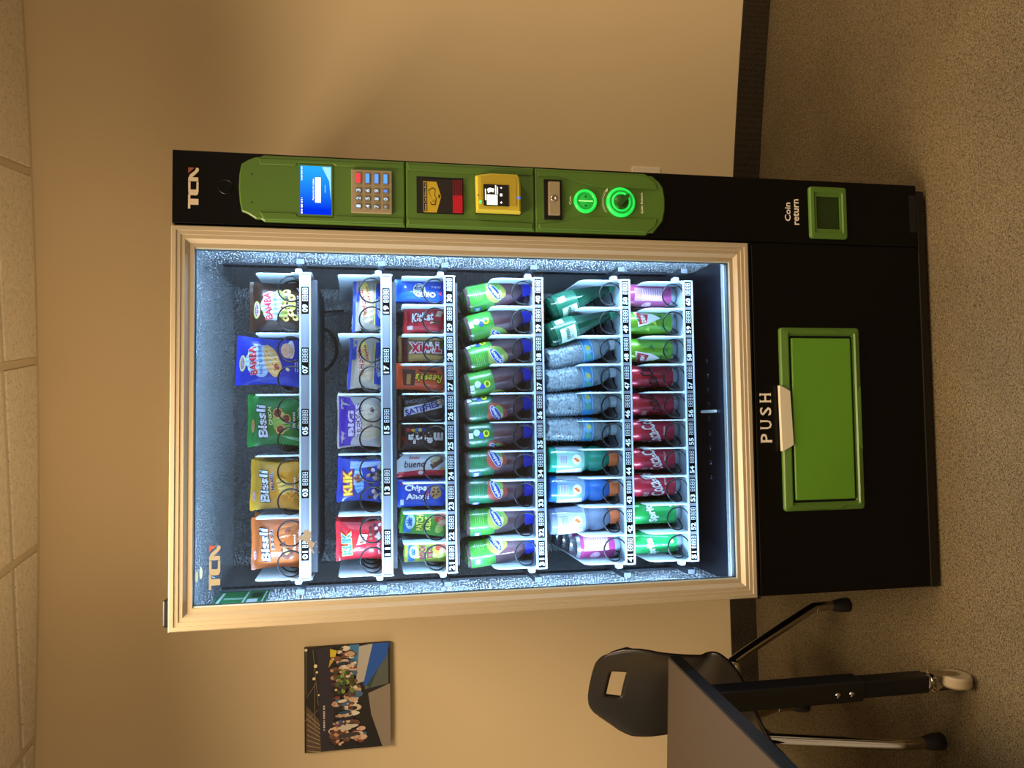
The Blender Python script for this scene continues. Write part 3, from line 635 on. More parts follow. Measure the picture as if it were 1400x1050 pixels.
def wl(x, y, X):      # image point on a plane X = const -> (Y, Z)
    D = ray(x, y); t = (X-CAM.x)/D.x; return (CAM.y+t*D.y, CAM.z+t*D.z)
P = [wl(*p, LX0+.001) for p in ((272, 823), (333, 820), (342, 803), (292, 806))]
m_card = mat('green_card', '#1f8a4a', .35); y0 = .10; 
b = MB(); b.add([(LX0+.001, .13, 1.858), (LX0+.001, .30, 1.858), (LX0+.001, .30, 1.735), (LX0+.001, .13, 1.735)], [(0, 1, 2, 3)], m_card)
for (ya, yb, za, zb, mm) in ((.15, .28, 1.85, 1.843, '#e6f2ea'), (.14, .17, 1.835, 1.80, '#46b06c'), (.20, .22, 1.838, 1.79, '#9fd6b4'), (.14, .29, 1.790, 1.785, '#d6efe0'), (.16, .20, 1.78, 1.755, '#e9eef0'), (.22, .27, 1.775, 1.750, '#203828'), (.15, .29, 1.745, 1.741, '#d6efe0')):
    b.add([(LX0+.0016, ya, za), (LX0+.0016, yb, za), (LX0+.0016, yb, zb), (LX0+.0016, ya, zb)], [(0, 1, 2, 3)], C(mm))
b.build('green_notice_card', VM)
# side mounting rails with slots
m_slot = mat('slotted_rail', '#343a42', .5, metal=.3)
for X, sg in ((LX0+.002, 1), (LX1-.002, -1)):
    b = MB(); xa, xb = sorted((X, X+sg*.005)); b.box(xa, xb, .30, .335, .60, 1.86, m_slot); b.build('slotted_rail', VM)
    b = MB()
    for k in range(62): z = .62+k*.02; xa, xb = sorted((X+sg*.005, X+sg*.0055)); b.box(xa, xb, .312, .322, z, z+.010, m_gap)
    o = b.build('rail_slots', VM); o['kind'] = 'stuff'
# cables hanging behind the trays
m_cab = mat('black_cable', '#0d0d10', .5)
def arc(pts, n=10):
    out = []
    P = [Vector(p) for p in pts]; P = [P[0]]+P+[P[-1]]
    for i in range(1, len(P)-2):
        for k in range(n):
            t = k/n; a, b_, c, d_ = P[i-1], P[i], P[i+1], P[i+2]
            out.append(.5*((2*b_)+(c-a)*t+(2*a-5*b_+4*c-d_)*t*t+(3*b_-a-3*c+d_)*t**3))
    return out+[P[-2]]
def cable(pts, Y, r=.004):
    b = MB(); b.tube(arc([(fp(x, y, Y)[0], Y, fp(x, y, Y)[1]) for x, y in pts]), r, m_cab, 8); b.build('cable', VM, True)
cable([(428, 510), (440, 508), (452, 500), (460, 483), (458, 465), (448, 452), (434, 447), (424, 446)], .62, .0048)
cable([(424, 428), (440, 427), (455, 426), (470, 425)], .66, .0035)
cable([(622, 430), (640, 429), (650, 427)], .66, .004)
cable([(618, 447), (630, 470), (634, 500), (624, 520)], .66, .003)
# ---------------- trays
TX0, TX1, TY = .071, .821, .13
RZ = [1.651, 1.4545, 1.2957, 1.0650, .8280, .6510]
PITCH_X = .075
m_rail = mat('rail_channel', '#777c88', .5); m_tagb = mat('tag_black', '#07080a', .9, spec=.0); m_tagw = mat('tag_white', '#dfe6ea', .6)
m_wire = mat('coil_wire', '#101114', .32, metal=.3)
m_dvd = mat('divider_plastic', '#dfe8ed', .45)
nt = m_dvd.node_tree; tl = nt.nodes.new('ShaderNodeBsdfTranslucent'); tl.inputs[0].default_value = srgb('#e6eef2'); mxs = nt.nodes.new('ShaderNodeMixShader'); mxs.inputs[0].default_value = .45
nt.links.new(nt.nodes['Principled BSDF'].outputs[0], mxs.inputs[1]); nt.links.new(tl.outputs[0], mxs.inputs[2]); nt.links.new(mxs.outputs[0], nt.nodes['Material Output'].inputs[0])
def divider_mesh(h, rad):
    P = [(.0, .0), (.0, h-rad)]
    for k in range(1, 7): a = PI-PI/2*k/6; P.append((rad+rad*math.cos(a), h-rad+rad*math.sin(a)))
    P += [(.42, h), (.42, 0)]
    b = MB(); n = len(P); t = .0014
    V = [(-t, p[0], p[1]) for p in P]+[(t, p[0], p[1]) for p in P]
    b.add(V, [tuple(range(n)), tuple(range(2*n-1, n-1, -1))]+[(i, i+n, (i+1) % n+n, (i+1) % n) for i in range(n)], m_dvd)
    b.box(-.004, .004, -.002, .004, -.004, .014, m_dvd)
    return b.mesh('divider')
dv_lo = divider_mesh(.117, .012); dv_hi = divider_mesh(.117, .026)
def coil_mesh(r, pitch, turns, start):
    b = MB(); n = 26; pts = []
    for k in range(n*turns):
        a = start+2*PI*k/n; fr_ = (k % n)/n; st = min(max((fr_-.80)/.20, 0), 1); st = st*st*(3-2*st)
        pts.append((r*math.cos(a), .004*fr_+pitch*(k//n+st), r*math.sin(a)))
    b.tube(pts, .0021, m_wire, 6); return b.mesh('coil', True)
coil_bag = coil_mesh(.0310, .062, 7, -PI/2); coil_bag2 = coil_mesh(.0310, .062, 7, -PI/2); coil_bottle = coil_mesh(.0300, .080, 5, -PI/2)
def seg7(d, cx, cz, w, h, m, lay):
    t = w*.20
    for (x0, x1, z0, z1) in ((-.5, .5, .5, .5-t/h), (-.5, .5, t/h/2, -t/h/2), (-.5, .5, -.5+t/h, -.5), (-.5, -.5+t/w, .5, -.5), (.5-t/w, .5, .5, -.5)):
        d.rect(cx+x0*w, cx+x1*w, cz+z1*h, cz+z0*h, m, lay)
rowcols = [[1, 3, 5, 7, 9], [11, 13, 15, 17, 19], list(range(21, 31)), list(range(31, 41)), list(range(41, 51)), list(range(51, 61))]
FLOORZ = [z-.012 for z in RZ]
COLX = {}
for r, z in enumerate(RZ):
    TR = empty('tray'); TR.parent = VM
    b = MB(); b.box(TX0, TX1, TY, TY+.004, z-.027, z, m_tray); b.box(TX0, TX1, TY-.004, TY, z-.004, z, m_tray); b.box(TX0, TX1, TY-.004, TY, z-.027, z-.023, m_tray); b.box(TX0, TX0+.004, TY-.004, TY, z-.027, z, m_tray); b.box(TX1-.004, TX1, TY-.004, TY, z-.027, z, m_tray)
    b.build('price_rail', TR, bevel=.0008, seg=1)
    b = MB(); b.box(TX0+.004, TX1-.004, TY-.0005, TY+.0005, z-.023, z-.004, m_rail); b.build('label_channel', TR)
    b = MB(); b.box(TX0, TX1, TY+.004, .60, z-.015, z-.012, m_tray); b.box(TX0, TX0+.002, TY+.004, .60, z-.03, z+.02, m_tray); b.box(TX1-.002, TX1, TY+.004, .60, z-.03, z+.02, m_tray); b.box(TX0+.01, TX1-.01, TY+.05, .56, z-.040, z-.015, mat('motor_tray_dark', '#30343c', .5)); b.build('tray_floor', TR)
    if r >= 3:
        b = MB()
        for cidx in range(10):
            for k in range(4): x = TX0+PITCH_X*(cidx+.5)+(k-1.5)*.009; b.box(x-.0015, x+.0015, TY+.018, TY+.023, z-.012, z-.0117, m_gap)
        o = b.build('floor_slots', TR); o['kind'] = 'stuff'
    for X, sg in ((TX0, -1), (TX1, 1)):
        b = MB(); xa, xb = sorted((X, X+sg*.016)); b.box(xa, xb, TY+.03, TY+.055, z-.004, z+.013, m_white); b.build('tray_roller', TR, bevel=.004)
        b = MB(); xa, xb = sorted((X+sg*.020, X+sg*.032)); b.box(xa, xb, TY-.005, .56, z-.012, z+.006, mat('runner_dark', '#2e3138', .4, metal=.5)); b.build('tray_runner', TR)
    wide = r < 2; step = PITCH_X*(2 if wide else 1); n = 5 if wide else 10
    for k in range(n+1):
        x = min(max(TX0+step*k, TX0+.003), TX1-.003); inst('divider', dv_lo if r < 3 else dv_hi, TR, (x, TY+.008, z-.012))
    for k in range(n):
        num = rowcols[r][k]; cx = TX0+step*(k+.5); COLX[num] = cx
        zc = z-.012+.0335
        if wide:
            for sx in (-.0365, .0365): inst('coil', coil_bag if sx < 0 else coil_bag2, TR, (cx+sx, TY+.016, zc))
        else: inst('coil', coil_bag if r == 2 else coil_bottle, TR, (cx, TY+.016, zc))
        tx = cx+(.006 if wide else .0); d = Decal(flat(TY-.0008), 9); hw = .0335
        d.rect(tx-hw, tx+hw, z-.0222, z-.0048, m_tagb, 0)
        d.text('%02d' % num, tx-.0200, z-.0135, .0195, .0132, m_tagw, 1, bold=.03)
        for k2 in range(4): seg7(d, tx+.0010+.0086*k2, z-.0135, .0062, .0125, m_tagw, 1)
        d.build('price_tag', TR)
#PRODUCTS
# ------------------------------------------------------------------ products
YF = .178      # front face of the snacks, just behind the first turn of the coils
def root(name, label, cat, loc, rot=(0, 0, 0), group=None):
    o = empty(name, loc, rot); tag(o, label, cat, group); return o
def foil(h, rough=.28): return mat('foil_'+h.lstrip('#'), h, rough, bump=(38, .22, .006), coat=.3)
def bagfn(w, h, t, seal):
    def f(x, z):
        u = min(1, abs(2*x/w)); s = (z-seal)/(h-2*seal)
        if s <= 0 or s >= 1: return .0008
        k = (1-u**2.6)**.75*(1-abs(2*s-1)**3.2)**.8
        return .0008+t/2*k*(1+.06*math.sin(31*x/w*2+9*s)+.05*math.sin(23*s+5*x/w))
    return f
def make_bag(name, label, w, h, t, color, deco, loc, rot=(0, 0, 0), seal=.010, cat='snack bag', flare=.0, sealcolor=None, group=None):
    R = root(name, label, cat, loc, rot, group); f = bagfn(w, h, t, seal); m = foil(color); ms_ = foil(sealcolor) if sealcolor else m
    wid = lambda z: 1+flare*(abs(2*z/h-1)**3)-.06*max(0, 1-abs(2*z/h-1)*1.0)
    b = MB(); nu, nv = 22, 28
    F = lambda u, v, sg: ((u-.5)*w*wid(v*h), -sg*f((u-.5)*w, v*h), v*h+.0015*math.sin(u*9))
    b.grid(lambda u, v: F(u, v, 1), nu, nv, m); b.grid(lambda u, v: F(u, v, -1), nu, nv, m, flip=True)
    wr = b.build('wrapper', R, True)
    mp = lambda x, z, l: (x*wid(z), -f(x, min(max(z, 0), h))-.0007-l, z)
    b = MB()
    for z0, z1 in ((.0, seal*.75), (h-seal*.75, h)):
        b.box(-w/2*wid(0), w/2*wid(0), -.0016, .0016, z0, z1, ms_)
    b.build('seal_strips', R)
    if deco:
        d = Decal(mp, .008); deco(d, w, h); d.build('print', wr)
    return R
def behind(R, label, dy, n=1, dx=0, group=None):
    for k in range(n):
        c = copy_tree(R); c.location = (R.location.x+dx, R.location.y+dy*(k+1), R.location.z); c['label'] = label if n == 1 else label
        if group: c['group'] = group
def slotbox(num, x0, y0, x1, y1, row, Y=.185):
    X0, X1, Z0, Z1 = ibox(x0, y0, x1, y1, Y); fz = FLOORZ[row]+.0005
    return (X0+X1)/2, X1-X0, Z1-fz, fz
WHT, BLK, NAVY = C('#f4f6fa'), C('#15121a'), C('#1c2f8c')
def puffs(d, items, c='#e6cf7c', c2='#5a3416', lay=2):
    for (x, z, rx, rz, a) in items:
        d.ell(x, z, rx, rz, C(c), lay, a, 14); d.ell(x+.1*rx, z+.15*rz, rx*.38, rz*.4, C(c2), lay+1, a, 10)
def brand_oval(d, x, z, w, h, c1, c2, c3, t):
    d.ell(x, z, w/2, h/2, C(c1), 4); d.ell(x, z, w/2*.86, h/2*.8, C(c2), 5); d.ell(x, z, w/2*.74, h/2*.6, C(c3), 6); d.text(t, x, z, w*.6, h*.34, C('#f6e8ee'), 7)
# --- row 1
def d_bamba_brown(d, w, h):
    for (x, z, r) in ((-.13, .62, .17), (0, .66, .18), (.14, .62, .17), (-.05, .55, .2), (.12, .53, .18), (-.18, .54, .13)): d.ell(x*w, z*h, r*w, r*h*.72, C('#b5d2f2'), 1, 0, 16)
    d.ell(.02*w, .42*h, .34*w, .10*h, C('#8f9a3c'), .6, .2)
    d.text('BAMBA', 0, .655*h, .58*w, .135*h, C('#c23448'), 3, .10, .04, edge=C('#fbe9ee'), ew=.02)
    d.text('FILLED WITH HAZELNUT', .02*w, .525*h, .5*w, .05*h, C('#4a78c8'), 3, .08)
    brand_oval(d, -.08*w, .865*h, .36*w, .14*h, '#e9dc6a', '#f4efc0', '#8c3c78', 'osem')
    puffs(d, [(.28*w, .33*h, .07*w, .075*h, .2), (.17*w, .24*h, .08*w, .06*h, .6), (-.05*w, .40*h, .06*w, .05*h, 0), (.03*w, .31*h, .09*w, .06*h, -.3), (-.15*w, .26*h, .09*w, .05*h, .5), (-.27*w, .34*h, .06*w, .05*h, 0), (-.24*w, .18*h, .07*w, .05*h, .4)])
    d.ell(.02*w, .23*h, .12*w, .06*h, C('#c6cf52'), 1.5)
    d.text('NET WT 2.1 OZ', .0, .135*h, .44*w, .035*h, WHT, 3); d.text('NATURAL HAZELNUT CREME', -.05*w, .085*h, .5*w, .03*h, WHT, 3)
    for k in range(4): d.line((.22*w+k*.03*w, .06*h+k*.02*h), (.38*w, .17*h-k*.012*h), .0012, WHT, 3)
def d_bamba_blue(d, w, h):
    for (x, z, r) in ((-.14, .70, .16), (.0, .74, .17), (.16, .70, .17), (-.06, .62, .2), (.12, .60, .19), (-.22, .62, .13), (.22, .60, .12)): d.ell(x*w, z*h, r*w, r*h*.74, C('#a9cdf3'), 1, 0, 16)
    d.text('BAMBA', 0, .745*h, .60*w, .11*h, C('#c4253a'), 3, .12, .04, edge=C('#fbeef2'), ew=.02)
    d.text('PEANUT BUTTER PUFFS', .03*w, .635*h, .62*w, .05*h, C('#2348b4'), 3, .1, .015)
    brand_oval(d, -.06*w, .90*h, .34*w, .11*h, '#e8df8a', '#f2eecb', '#8a4a90', 'osem')
    d.ell(.0, .47*h, .36*w, .11*h, C('#d9b878'), 1.6, .35, wob=.06)
    puffs(d, [(-.2*w, .42*h, .08*w, .045*h, .3), (-.06*w, .46*h, .07*w, .04*h, .1), (.05*w, .42*h, .07*w, .04*h, -.3), (-.1*w, .38*h, .06*w, .035*h, .6), (.12*w, .52*h, .09*w, .03*h, .7), (.2*w, .55*h, .09*w, .028*h, .8)], '#e8cf96', '#c79858')
    d.ell(-.12*w, .40*h, .07*w, .035*h, C('#a94a28'), 3.4, .5); d.ell(.24*w, .27*h, .17*w, .085*h, C('#e3bfa4'), 1.5, .3); d.ell(.27*w, .22*h, .2*w, .05*h, C('#dfe6f4'), 1.2, .1)
    d.ell(-.16*w, .25*h, .045*w, .022*h, C('#e4dcae'), 2, .9)
    for k in range(3): d.line((-.2*w, (.14-k*.028)*h), (.06*w-k*.03*w, (.155-k*.028)*h), .0012, WHT, 2)
def bissli(flav, ftxt, mark, fpatch=None):
    def f(d, w, h):
        d.text('Bissli', -.01*w, .735*h, .66*w, .165*h, C('#d9e8fb'), 4, .10, .035, .15, edge=C('#10182c'), ew=.045)
        d.text(flav, .10*w, .595*h, .38*w, .062*h, C(ftxt[0]), 4, .12, .03, edge=C(ftxt[1]), ew=.05)
        if mark: brand_oval(d, -.10*w, .90*h, .26*w, .075*h, '#e2b24a', '#e8c880', '#9a3420', 'osem')
        else: d.ell(-.22*w, .93*h, .1*w, .03*h, C('#c89aa8'), 2)
        d.text('Flavored', .02*w, .20*h, .30*w, .045*h, WHT, 3, .04, .02); d.text('Wheat Snacks', .04*w, .125*h, .44*w, .045*h, WHT, 3, .04, .02)
    return f
def d_bissli_g(d, w, h):
    bissli('ONION', ('#c8e6a8', '#1c5a2c'), 1)(d, w, h); d.ell(-.02*w, .42*h, .26*w, .14*h, C('#7fb04e'), 1, .3, wob=.08)
    for (x, z, r) in ((.16, .47, .085), (-.18, .42, .08), (.04, .33, .08)): d.ell(x*w, z*h, r*w*1.25, r*h, C('#dfae74'), 2); d.ell(x*w+.005*w, z*h, r*w, r*h*.75, C('#6b3420'), 3)
    d.poly([(-.36*w, .30*h), (-.30*w, .42*h), (-.34*w, .10*h), (-.42*w, .08*h)], C('#7cc49a'), 1)
def d_bissli_y(d, w, h):
    bissli('FALAFEL', ('#20265c', '#dfe4ee'), 0)(d, w, h); d.ell(-.02*w, .38*h, .2*w, .12*h, C('#d3c46a'), 1, .6, wob=.1)
    for (a, c) in (((-.28, .20), (-.14, .34)), ((-.2, .16), (-.05, .28)), ((-.3, .30), (-.18, .22)), ((-.12, .14), (-.02, .24)), ((-.25, .12), (-.12, .18))): d.line((a[0]*w, a[1]*h), (c[0]*w, c[1]*h), .010, C('#e2a93a'), 1.5); d.line((a[0]*w, a[1]*h-.002), (c[0]*w, c[1]*h-.003), .003, C('#a86e1c'), 1.8)
    for (a, c) in (((.05, .5), (.12, .38)), ((.16, .34), (.22, .44)), ((.0, .42), (.03, .34)), ((.24, .52), (.2, .42))): d.line((a[0]*w, a[1]*h), (c[0]*w, c[1]*h), .002, C('#7a5a1c'), 2)
def d_bissli_o(d, w, h):
    bissli('BBQ', ('#2a1d24', '#e6d8d4'), 0)(d, w, h)
    d.poly([(.06*w, .50*h), (.40*w, .46*h), (.40*w, .12*h), (.12*w, .30*h)], C('#c0703c'), 1); d.poly([(.22*w, .42*h), (.34*w, .30*h), (.24*w, .26*h)], C('#6e3a30'), 1.5)
    d.ell(-.18*w, .34*h, .14*w, .10*h, C('#7a4a3c'), 1, .4, wob=.1); d.ell(-.15*w, .35*h, .08*w, .045*h, C('#d8b878'), 2, .5, wob=.15); d.line((-.02*w, .46*h), (.03*w, .36*h), .006, C('#4a2418'), 2)
ROW1 = [
 (9, (340, 384, 410, 452), '#3b2418', d_bamba_brown, (-.06, 0, 0), 'brown snack bag with pale blue cloud and red lettering, above tag 09', None, .0),
 (7, (321, 461, 410, 527), '#1a2fb8', d_bamba_blue, (-.05, .045, 0), 'bright blue puffed-snack bag leaning above tag 07', None, .05),
 (5, (337, 541, 410, 610), '#1f7a35', d_bissli_g, (-.05, .012, 0), 'green snack bag with white outlined lettering above tag 05', None, .06),
 (3, (341, 631, 410, 698), '#c9982c', d_bissli_y, (-.05, .03, 0), 'golden yellow snack bag with dark-outlined lettering above tag 03', None, .06),
 (1, (342, 709, 410, 779), '#b7602c', d_bissli_o, (-.05, .0, 0), 'orange-brown barbecue snack bag behind the torn sticker, above tag 01', None, .03)]
for num, bx, colr, deco, rot, lab, sc, fl_ in ROW1:
    cx, w, h, fz = slotbox(num, *bx, 0, .19)
    R = make_bag('snack_bag', lab, w, h, .05, colr, deco, (cx, YF+.030, fz), rot, flare=fl_, group='large snack bags on the top tray')
    R.location.x = cx-(math.sin(rot[1])*h*.5)
    behind(R, 'second '+lab.split(' with ')[0].split(' above ')[0].split(' leaning')[0].split(' behind ')[0]+' hidden behind its twin on the top tray', .062, 1, .006, 'large snack bags on the top tray')
# --- row 2
def d_bun(d, w, h):
    d.rect(-.40*w, .40*w, .06*h, .26*h, C('#2a49b8'), 1); d.rect(-.40*w, .40*w, .26*h, .29*h, C('#e6d24e'), 1.2)
    d.ell(-.05*w, .52*h, .36*w, .20*h, C('#c7b49c'), .8, .1, wob=.05); d.ell(-.18*w, .60*h, .09*w, .07*h, C('#a8683a'), 1.4); d.ell(.02*w, .45*h, .10*w, .07*h, C('#d9b47c'), 1.4); d.ell(-.25*w, .42*h, .07*w, .05*h, C('#d8c0a0'), 1.4)
    d.rect(.05*w, .42*w, .78*h, .97*h, C('#2d4bb0'), 1); d.ell(.25*w, .60*h, .16*w, .12*h, C('#e3c94c'), 1.2)
    d.text('Home', .06*w, .66*h, .42*w, .17*h, C('#a8382c'), 4, .25, .03, .2, edge=C('#f0e6e2'), ew=.04); d.text('style', .20*w, .50*h, .3*w, .10*h, C('#b04234'), 4, .25, .02, .2)
    d.ell(-.10*w, .16*h, .17*w, .05*h, C('#c8d4f4'), 3, .15, wob=.12); d.ell(-.12*w, .16*h, .05*w, .035*h, C('#c8483c'), 4, .15)
def d_texas(d, w, h):
    d.ell(-.0*w, .33*h, .40*w, .28*h, C('#cfc4b2'), .8, 0, wob=.05); d.ell(.18*w, .34*h, .16*w, .18*h, C('#e6dfd0'), 1.2, .2, wob=.08); d.ell(-.18*w, .26*h, .17*w, .16*h, C('#d9ccb0'), 1.2, -.2, wob=.08)
    d.ell(.22*w, .26*h, .05*w, .04*h, C('#7a5230'), 1.6, .4); d.ell(-.08*w, .30*h, .04*w, .05*h, C('#8a6238'), 1.6); d.poly([(-.47*w, .72*h), (.47*w, .72*h), (.47*w, .97*h), (-.47*w, .97*h)], C('#4a2cb0'), 1); d.poly([(-.42*w, .72*h), (-.2*w, .60*h), (.3*w, .62*h), (.45*w, .72*h)], C('#5a3cc0'), .9)
    d.text('BIG', -.04*w, .70*h, .5*w, .13*h, C('#cfc6ee'), 4, 0, .05, edge=C('#3a1e88'), ew=.05); d.text('TEXAS', .02*w, .545*h, .66*w, .13*h, C('#e6e0f6'), 4, 0, .05, edge=C('#5a2c98'), ew=.05)
def klik(c_txt, blue):
    def f(d, w, h):
        d.text('KLIK', -.06*w, .78*h, .60*w, .19*h, C('#f0d23c') if blue else C('#3f7fd0'), 4, .06, .06, edge=C('#d2402c') if blue else C('#e8dc50'), ew=.05)
        if blue:
            d.ell(.06*w, .56*h, .38*w, .10*h, C('#6fa6e8'), 1, .1, wob=.1); d.ell(.06*w, .56*h, .10*w, .09*h, C('#8a4a34'), 3, .3); d.poly([(-.1*w, .66*h), (.26*w, .64*h), (.2*w, .48*h), (-.06*w, .49*h)], C('#9cc0ee'), 2)
            for k in range(26): d.ell(random.uniform(-.44, .44)*w, random.uniform(.04, .36)*h, .055*w, .04*h, C(('#a79488', '#3c2620', '#d9d0d4')[k % 3]), 1.5+k*.1, random.uniform(0, 3), 8)
            d.poly([(.28*w, .74*h), (.46*w, .74*h), (.46*w, .05*h), (.38*w, .05*h)], C('#9fb6e4'), 1)
        else:
            d.poly([(-.1*w, .58*h), (.2*w, .52*h), (.18*w, .36*h), (-.06*w, .40*h)], C('#ecd8d4'), 2); d.poly([(-.05*w, .53*h), (.13*w, .49*h), (.12*w, .41*h), (-.03*w, .44*h)], C('#9a5a4a'), 3)
            for k in range(24): d.ell(random.uniform(.02, .46)*w, random.uniform(.03, .34)*h, .05*w, .035*h, C(('#8c5a54', '#4a2424', '#d8c0c4')[k % 3]), 1.5+k*.1, random.uniform(0, 3), 8)
            d.text('crunchy', -.2*w, .14*h, .3*w, .07*h, WHT, 6, .1)
    return f
ROW2 = [
 (19, (482, 378, 521, 452), '#a99d8e', d_bun, (-.12, .03, 0), 'bun in clear and blue wrapper at the right end, above tag 19', 'pastry', .045),
 (17, (476, 459, 521, 532), '#ab9f90', d_bun, (-.12, .06, 0), 'bun in clear and blue wrapper next to the purple-topped roll', 'pastry', .045),
 (15, (461, 540, 521, 612), '#b9b3b4', d_texas, (-.08, 0, 0), 'iced roll in purple-topped clear wrapper above tag 15', 'pastry', .05),
 (13, (461, 628, 521, 687), '#2440b4', klik('', True), (-.04, .04, 0), 'blue candy bag with chocolate balls above tag 13', 'snack bag', .035),
 (11, (459, 714, 521, 767), '#b61f2e', klik('', False), (-.04, 0, 0), 'red candy bag with yellow and blue lettering above tag 11', 'snack bag', .035)]
for num, bx, colr, deco, rot, lab, cat, th in ROW2:
    cx, w, h, fz = slotbox(num, *bx, 1, .19)
    R = make_bag('pastry_pack' if cat == 'pastry' else 'candy_bag', lab, w, h, th, colr, deco, (cx-math.sin(rot[1])*h*.5, YF+.030, fz), rot, cat=cat, flare=.04, sealcolor='#2a49b8' if num in (17, 19) else None, group='packs on the second tray')
    behind(R, 'second '+lab.split(' above ')[0].split(' at the')[0].split(' next to')[0]+' right behind its twin'+(', at the right end' if num == 19 else ''), .062, 1, .008, 'packs on the second tray')
# --- row 3: slim wrappers standing on end; text runs down (-90) or up (+90)
DN, UP = -PI/2, PI/2
def d_oreo(d, w, h):
    d.poly([(-.5*w, .02*h), (.1*w, .02*h), (.35*w, .16*h), (-.5*w, .10*h)], C('#1c3fb0'), .8); d.ell(.02*w, .52*h, .34*w, .12*h, C('#e8eef8'), 1.5, 0); d.ell(.02*w, .53*h, .30*w, .10*h, C('#2a1c22'), 2); d.ell(.02*w, .55*h, .2*w, .05*h, C('#7f8694'), 3)
    d.text('OREO', -.18*w, .40*h, .40*h, .24*w, WHT, 5, UP, .05, edge=C('#1a2f9c'), ew=.05); d.text('mini', .18*w, .2*h, .18*h, .14*w, WHT, 4, UP); d.poly([(-.2*w, .08*h), (0, .08*h), (-.1*w, .16*h)], C('#e2485c'), 3)
def d_kitkat(d, w, h):
    d.ell(.0, .55*h, .34*w, .30*h, C('#c41c2c'), 1); d.text('KitKat', .08*w, .56*h, .52*h, .36*w, WHT, 4, DN+.12, .04, .2, edge=C('#8c0f1e'), ew=.06)
    d.poly([(.1*w, .26*h), (.32*w, .20*h), (.34*w, .06*h), (.1*w, .12*h)], C('#d8c8a4'), 2); d.poly([(-.2*w, .30*h), (-.04*w, .32*h), (-.06*w, .16*h), (-.24*w, .20*h)], C('#6e3f2c'), 2); d.poly([(-.2*w, .38*h), (-.1*w, .38*h), (-.12*w, .28*h)], C('#e6d6b0'), 3)
    d.rect(-.40*w, -.26*w, .80*h, .93*h, C('#f0d8da'), 2)
def d_twix(d, w, h):
    d.rect(-.5*w, .5*w, .82*h, .94*h, C('#5a1a18'), 1); d.poly([(-.5*w, .0), (-.30*w, .0), (-.22*w, .8*h), (-.5*w, .8*h)], C('#b58f4c'), 1); d.poly([(.30*w, .0), (.5*w, .0), (.5*w, .8*h), (.36*w, .8*h)], C('#caa866'), 1)
    d.text('TWIX', .03*w, .44*h, .66*h, .40*w, C('#c81e34'), 4, UP, .06, edge=C('#f6eef0'), ew=.06)
def d_reese(d, w, h):
    d.poly([(-.34*w, .62*h), (.28*w, .62*h), (.28*w, .88*h), (-.34*w, .84*h)], C('#5a2a1e'), 1); d.poly([(-.3*w, .70*h), (.1*w, .70*h), (.1*w, .78*h), (-.3*w, .78*h)], C('#c98f4a'), 2)
    d.text("Reese's", -.02*w, .36*h, .52*h, .34*w, C('#f4df3a'), 4, UP, .03, .2, edge=C('#4a2010'), ew=.06); d.rect(.22*w, .32*w, .20*h, .56*h, C('#6e2414'), 1)
def d_snick(d, w, h):
    d.poly([(-.36*w, .90*h), (.02*w, .90*h), (.34*w, .06*h), (.02*w, .06*h)], C('#dfe4f2'), 1); d.text('SATISFIES', -.02*w, .52*h, .72*h, .26*w, C('#1c2f9e'), 4, DN+.28, .03); d.ell(.22*w, .16*h, .13*w, .10*h, C('#b58a5c'), 2, .3, wob=.1); d.ell(.22*w, .17*h, .07*w, .05*h, C('#e9d8b0'), 3)
    d.line((-.12*w, .80*h), (.36*w, .12*h), .0015, C('#e8ecf6'), 2); d.text('SNICKERS', .30*w, .66*h, .44*h, .14*w, C('#8f96a8'), 3, DN+.15)
def d_mms(d, w, h):
    d.text("m&m's", -.03*w, .44*h, .72*h, .46*w, C('#f0eceb'), 4, UP, .06, edge=C('#140c0c'), ew=.07)
    for (x, z, c) in ((.28, .80, '#c9282c'), (.30, .62, '#3468d8'), (.26, .70, '#e8b820'), (.32, .48, '#3a3cae'), (.30, .56, '#d8c83c'), (-.05, .90, '#8a2018'), (-.18, .84, '#742018')): d.ell(x*w, z*h, .08*w, .045*h, C(c), 2)
def d_bueno(d, w, h):
    d.poly([(-.5*w, .02*h), (-.26*w, .04*h), (-.22*w, .5*h), (-.30*w, .95*h), (-.5*w, .96*h)], C('#d02c3e'), 1); d.poly([(.12*w, .98*h), (.5*w, .98*h), (.5*w, .80*h)], C('#3a241c'), 1)
    d.text('bueno', .06*w, .60*h, .38*h, .30*w, C('#3a2418'), 4, DN, .01, .15); d.text('Kinder', .34*w, .60*h, .20*h, .12*w, C('#cc2438'), 4, DN, .02)
    d.line((-.10*w, .30*h), (.22*w, .08*h), .014, C('#6a4834'), 2); d.line((.08*w, .30*h), (.36*w, .12*h), .012, C('#d8c49c'), 2); d.ell(-.2*w, .10*h, .07*w, .04*h, C('#e8c86c'), 3); d.ell(-.34*w, .5*h, .09*w, .05*h, C('#f2dfe0'), 2)
def d_chips(d, w, h):
    d.text('Chips', .17*w, .58*h, .40*h, .30*w, WHT, 4, DN, .05, edge=C('#1a2c9c'), ew=.07); d.text('Ahoy!', -.14*w, .55*h, .42*h, .30*w, WHT, 4, DN, .05, edge=C('#1a2c9c'), ew=.07); d.line((.22*w, .37*h), (-.1*w, .37*h), .004, C('#d8303c'), 5)
    d.ell(.02*w, .22*h, .25*w, .10*h, C('#c9985a'), 2, .2, wob=.06); 
    for k in range(9): d.ell(.02*w+random.uniform(-.16, .16)*w, .22*h+random.uniform(-.06, .06)*h, .035*w, .018*h, C('#5a3420'), 3)
    d.poly([(.30*w, .86*h), (.44*w, .83*h), (.30*w, .80*h)], C('#d8303c'), 2); d.rect(-.42*w, -.22*w, .80*h, .86*h, C('#b8cdf2'), 2)
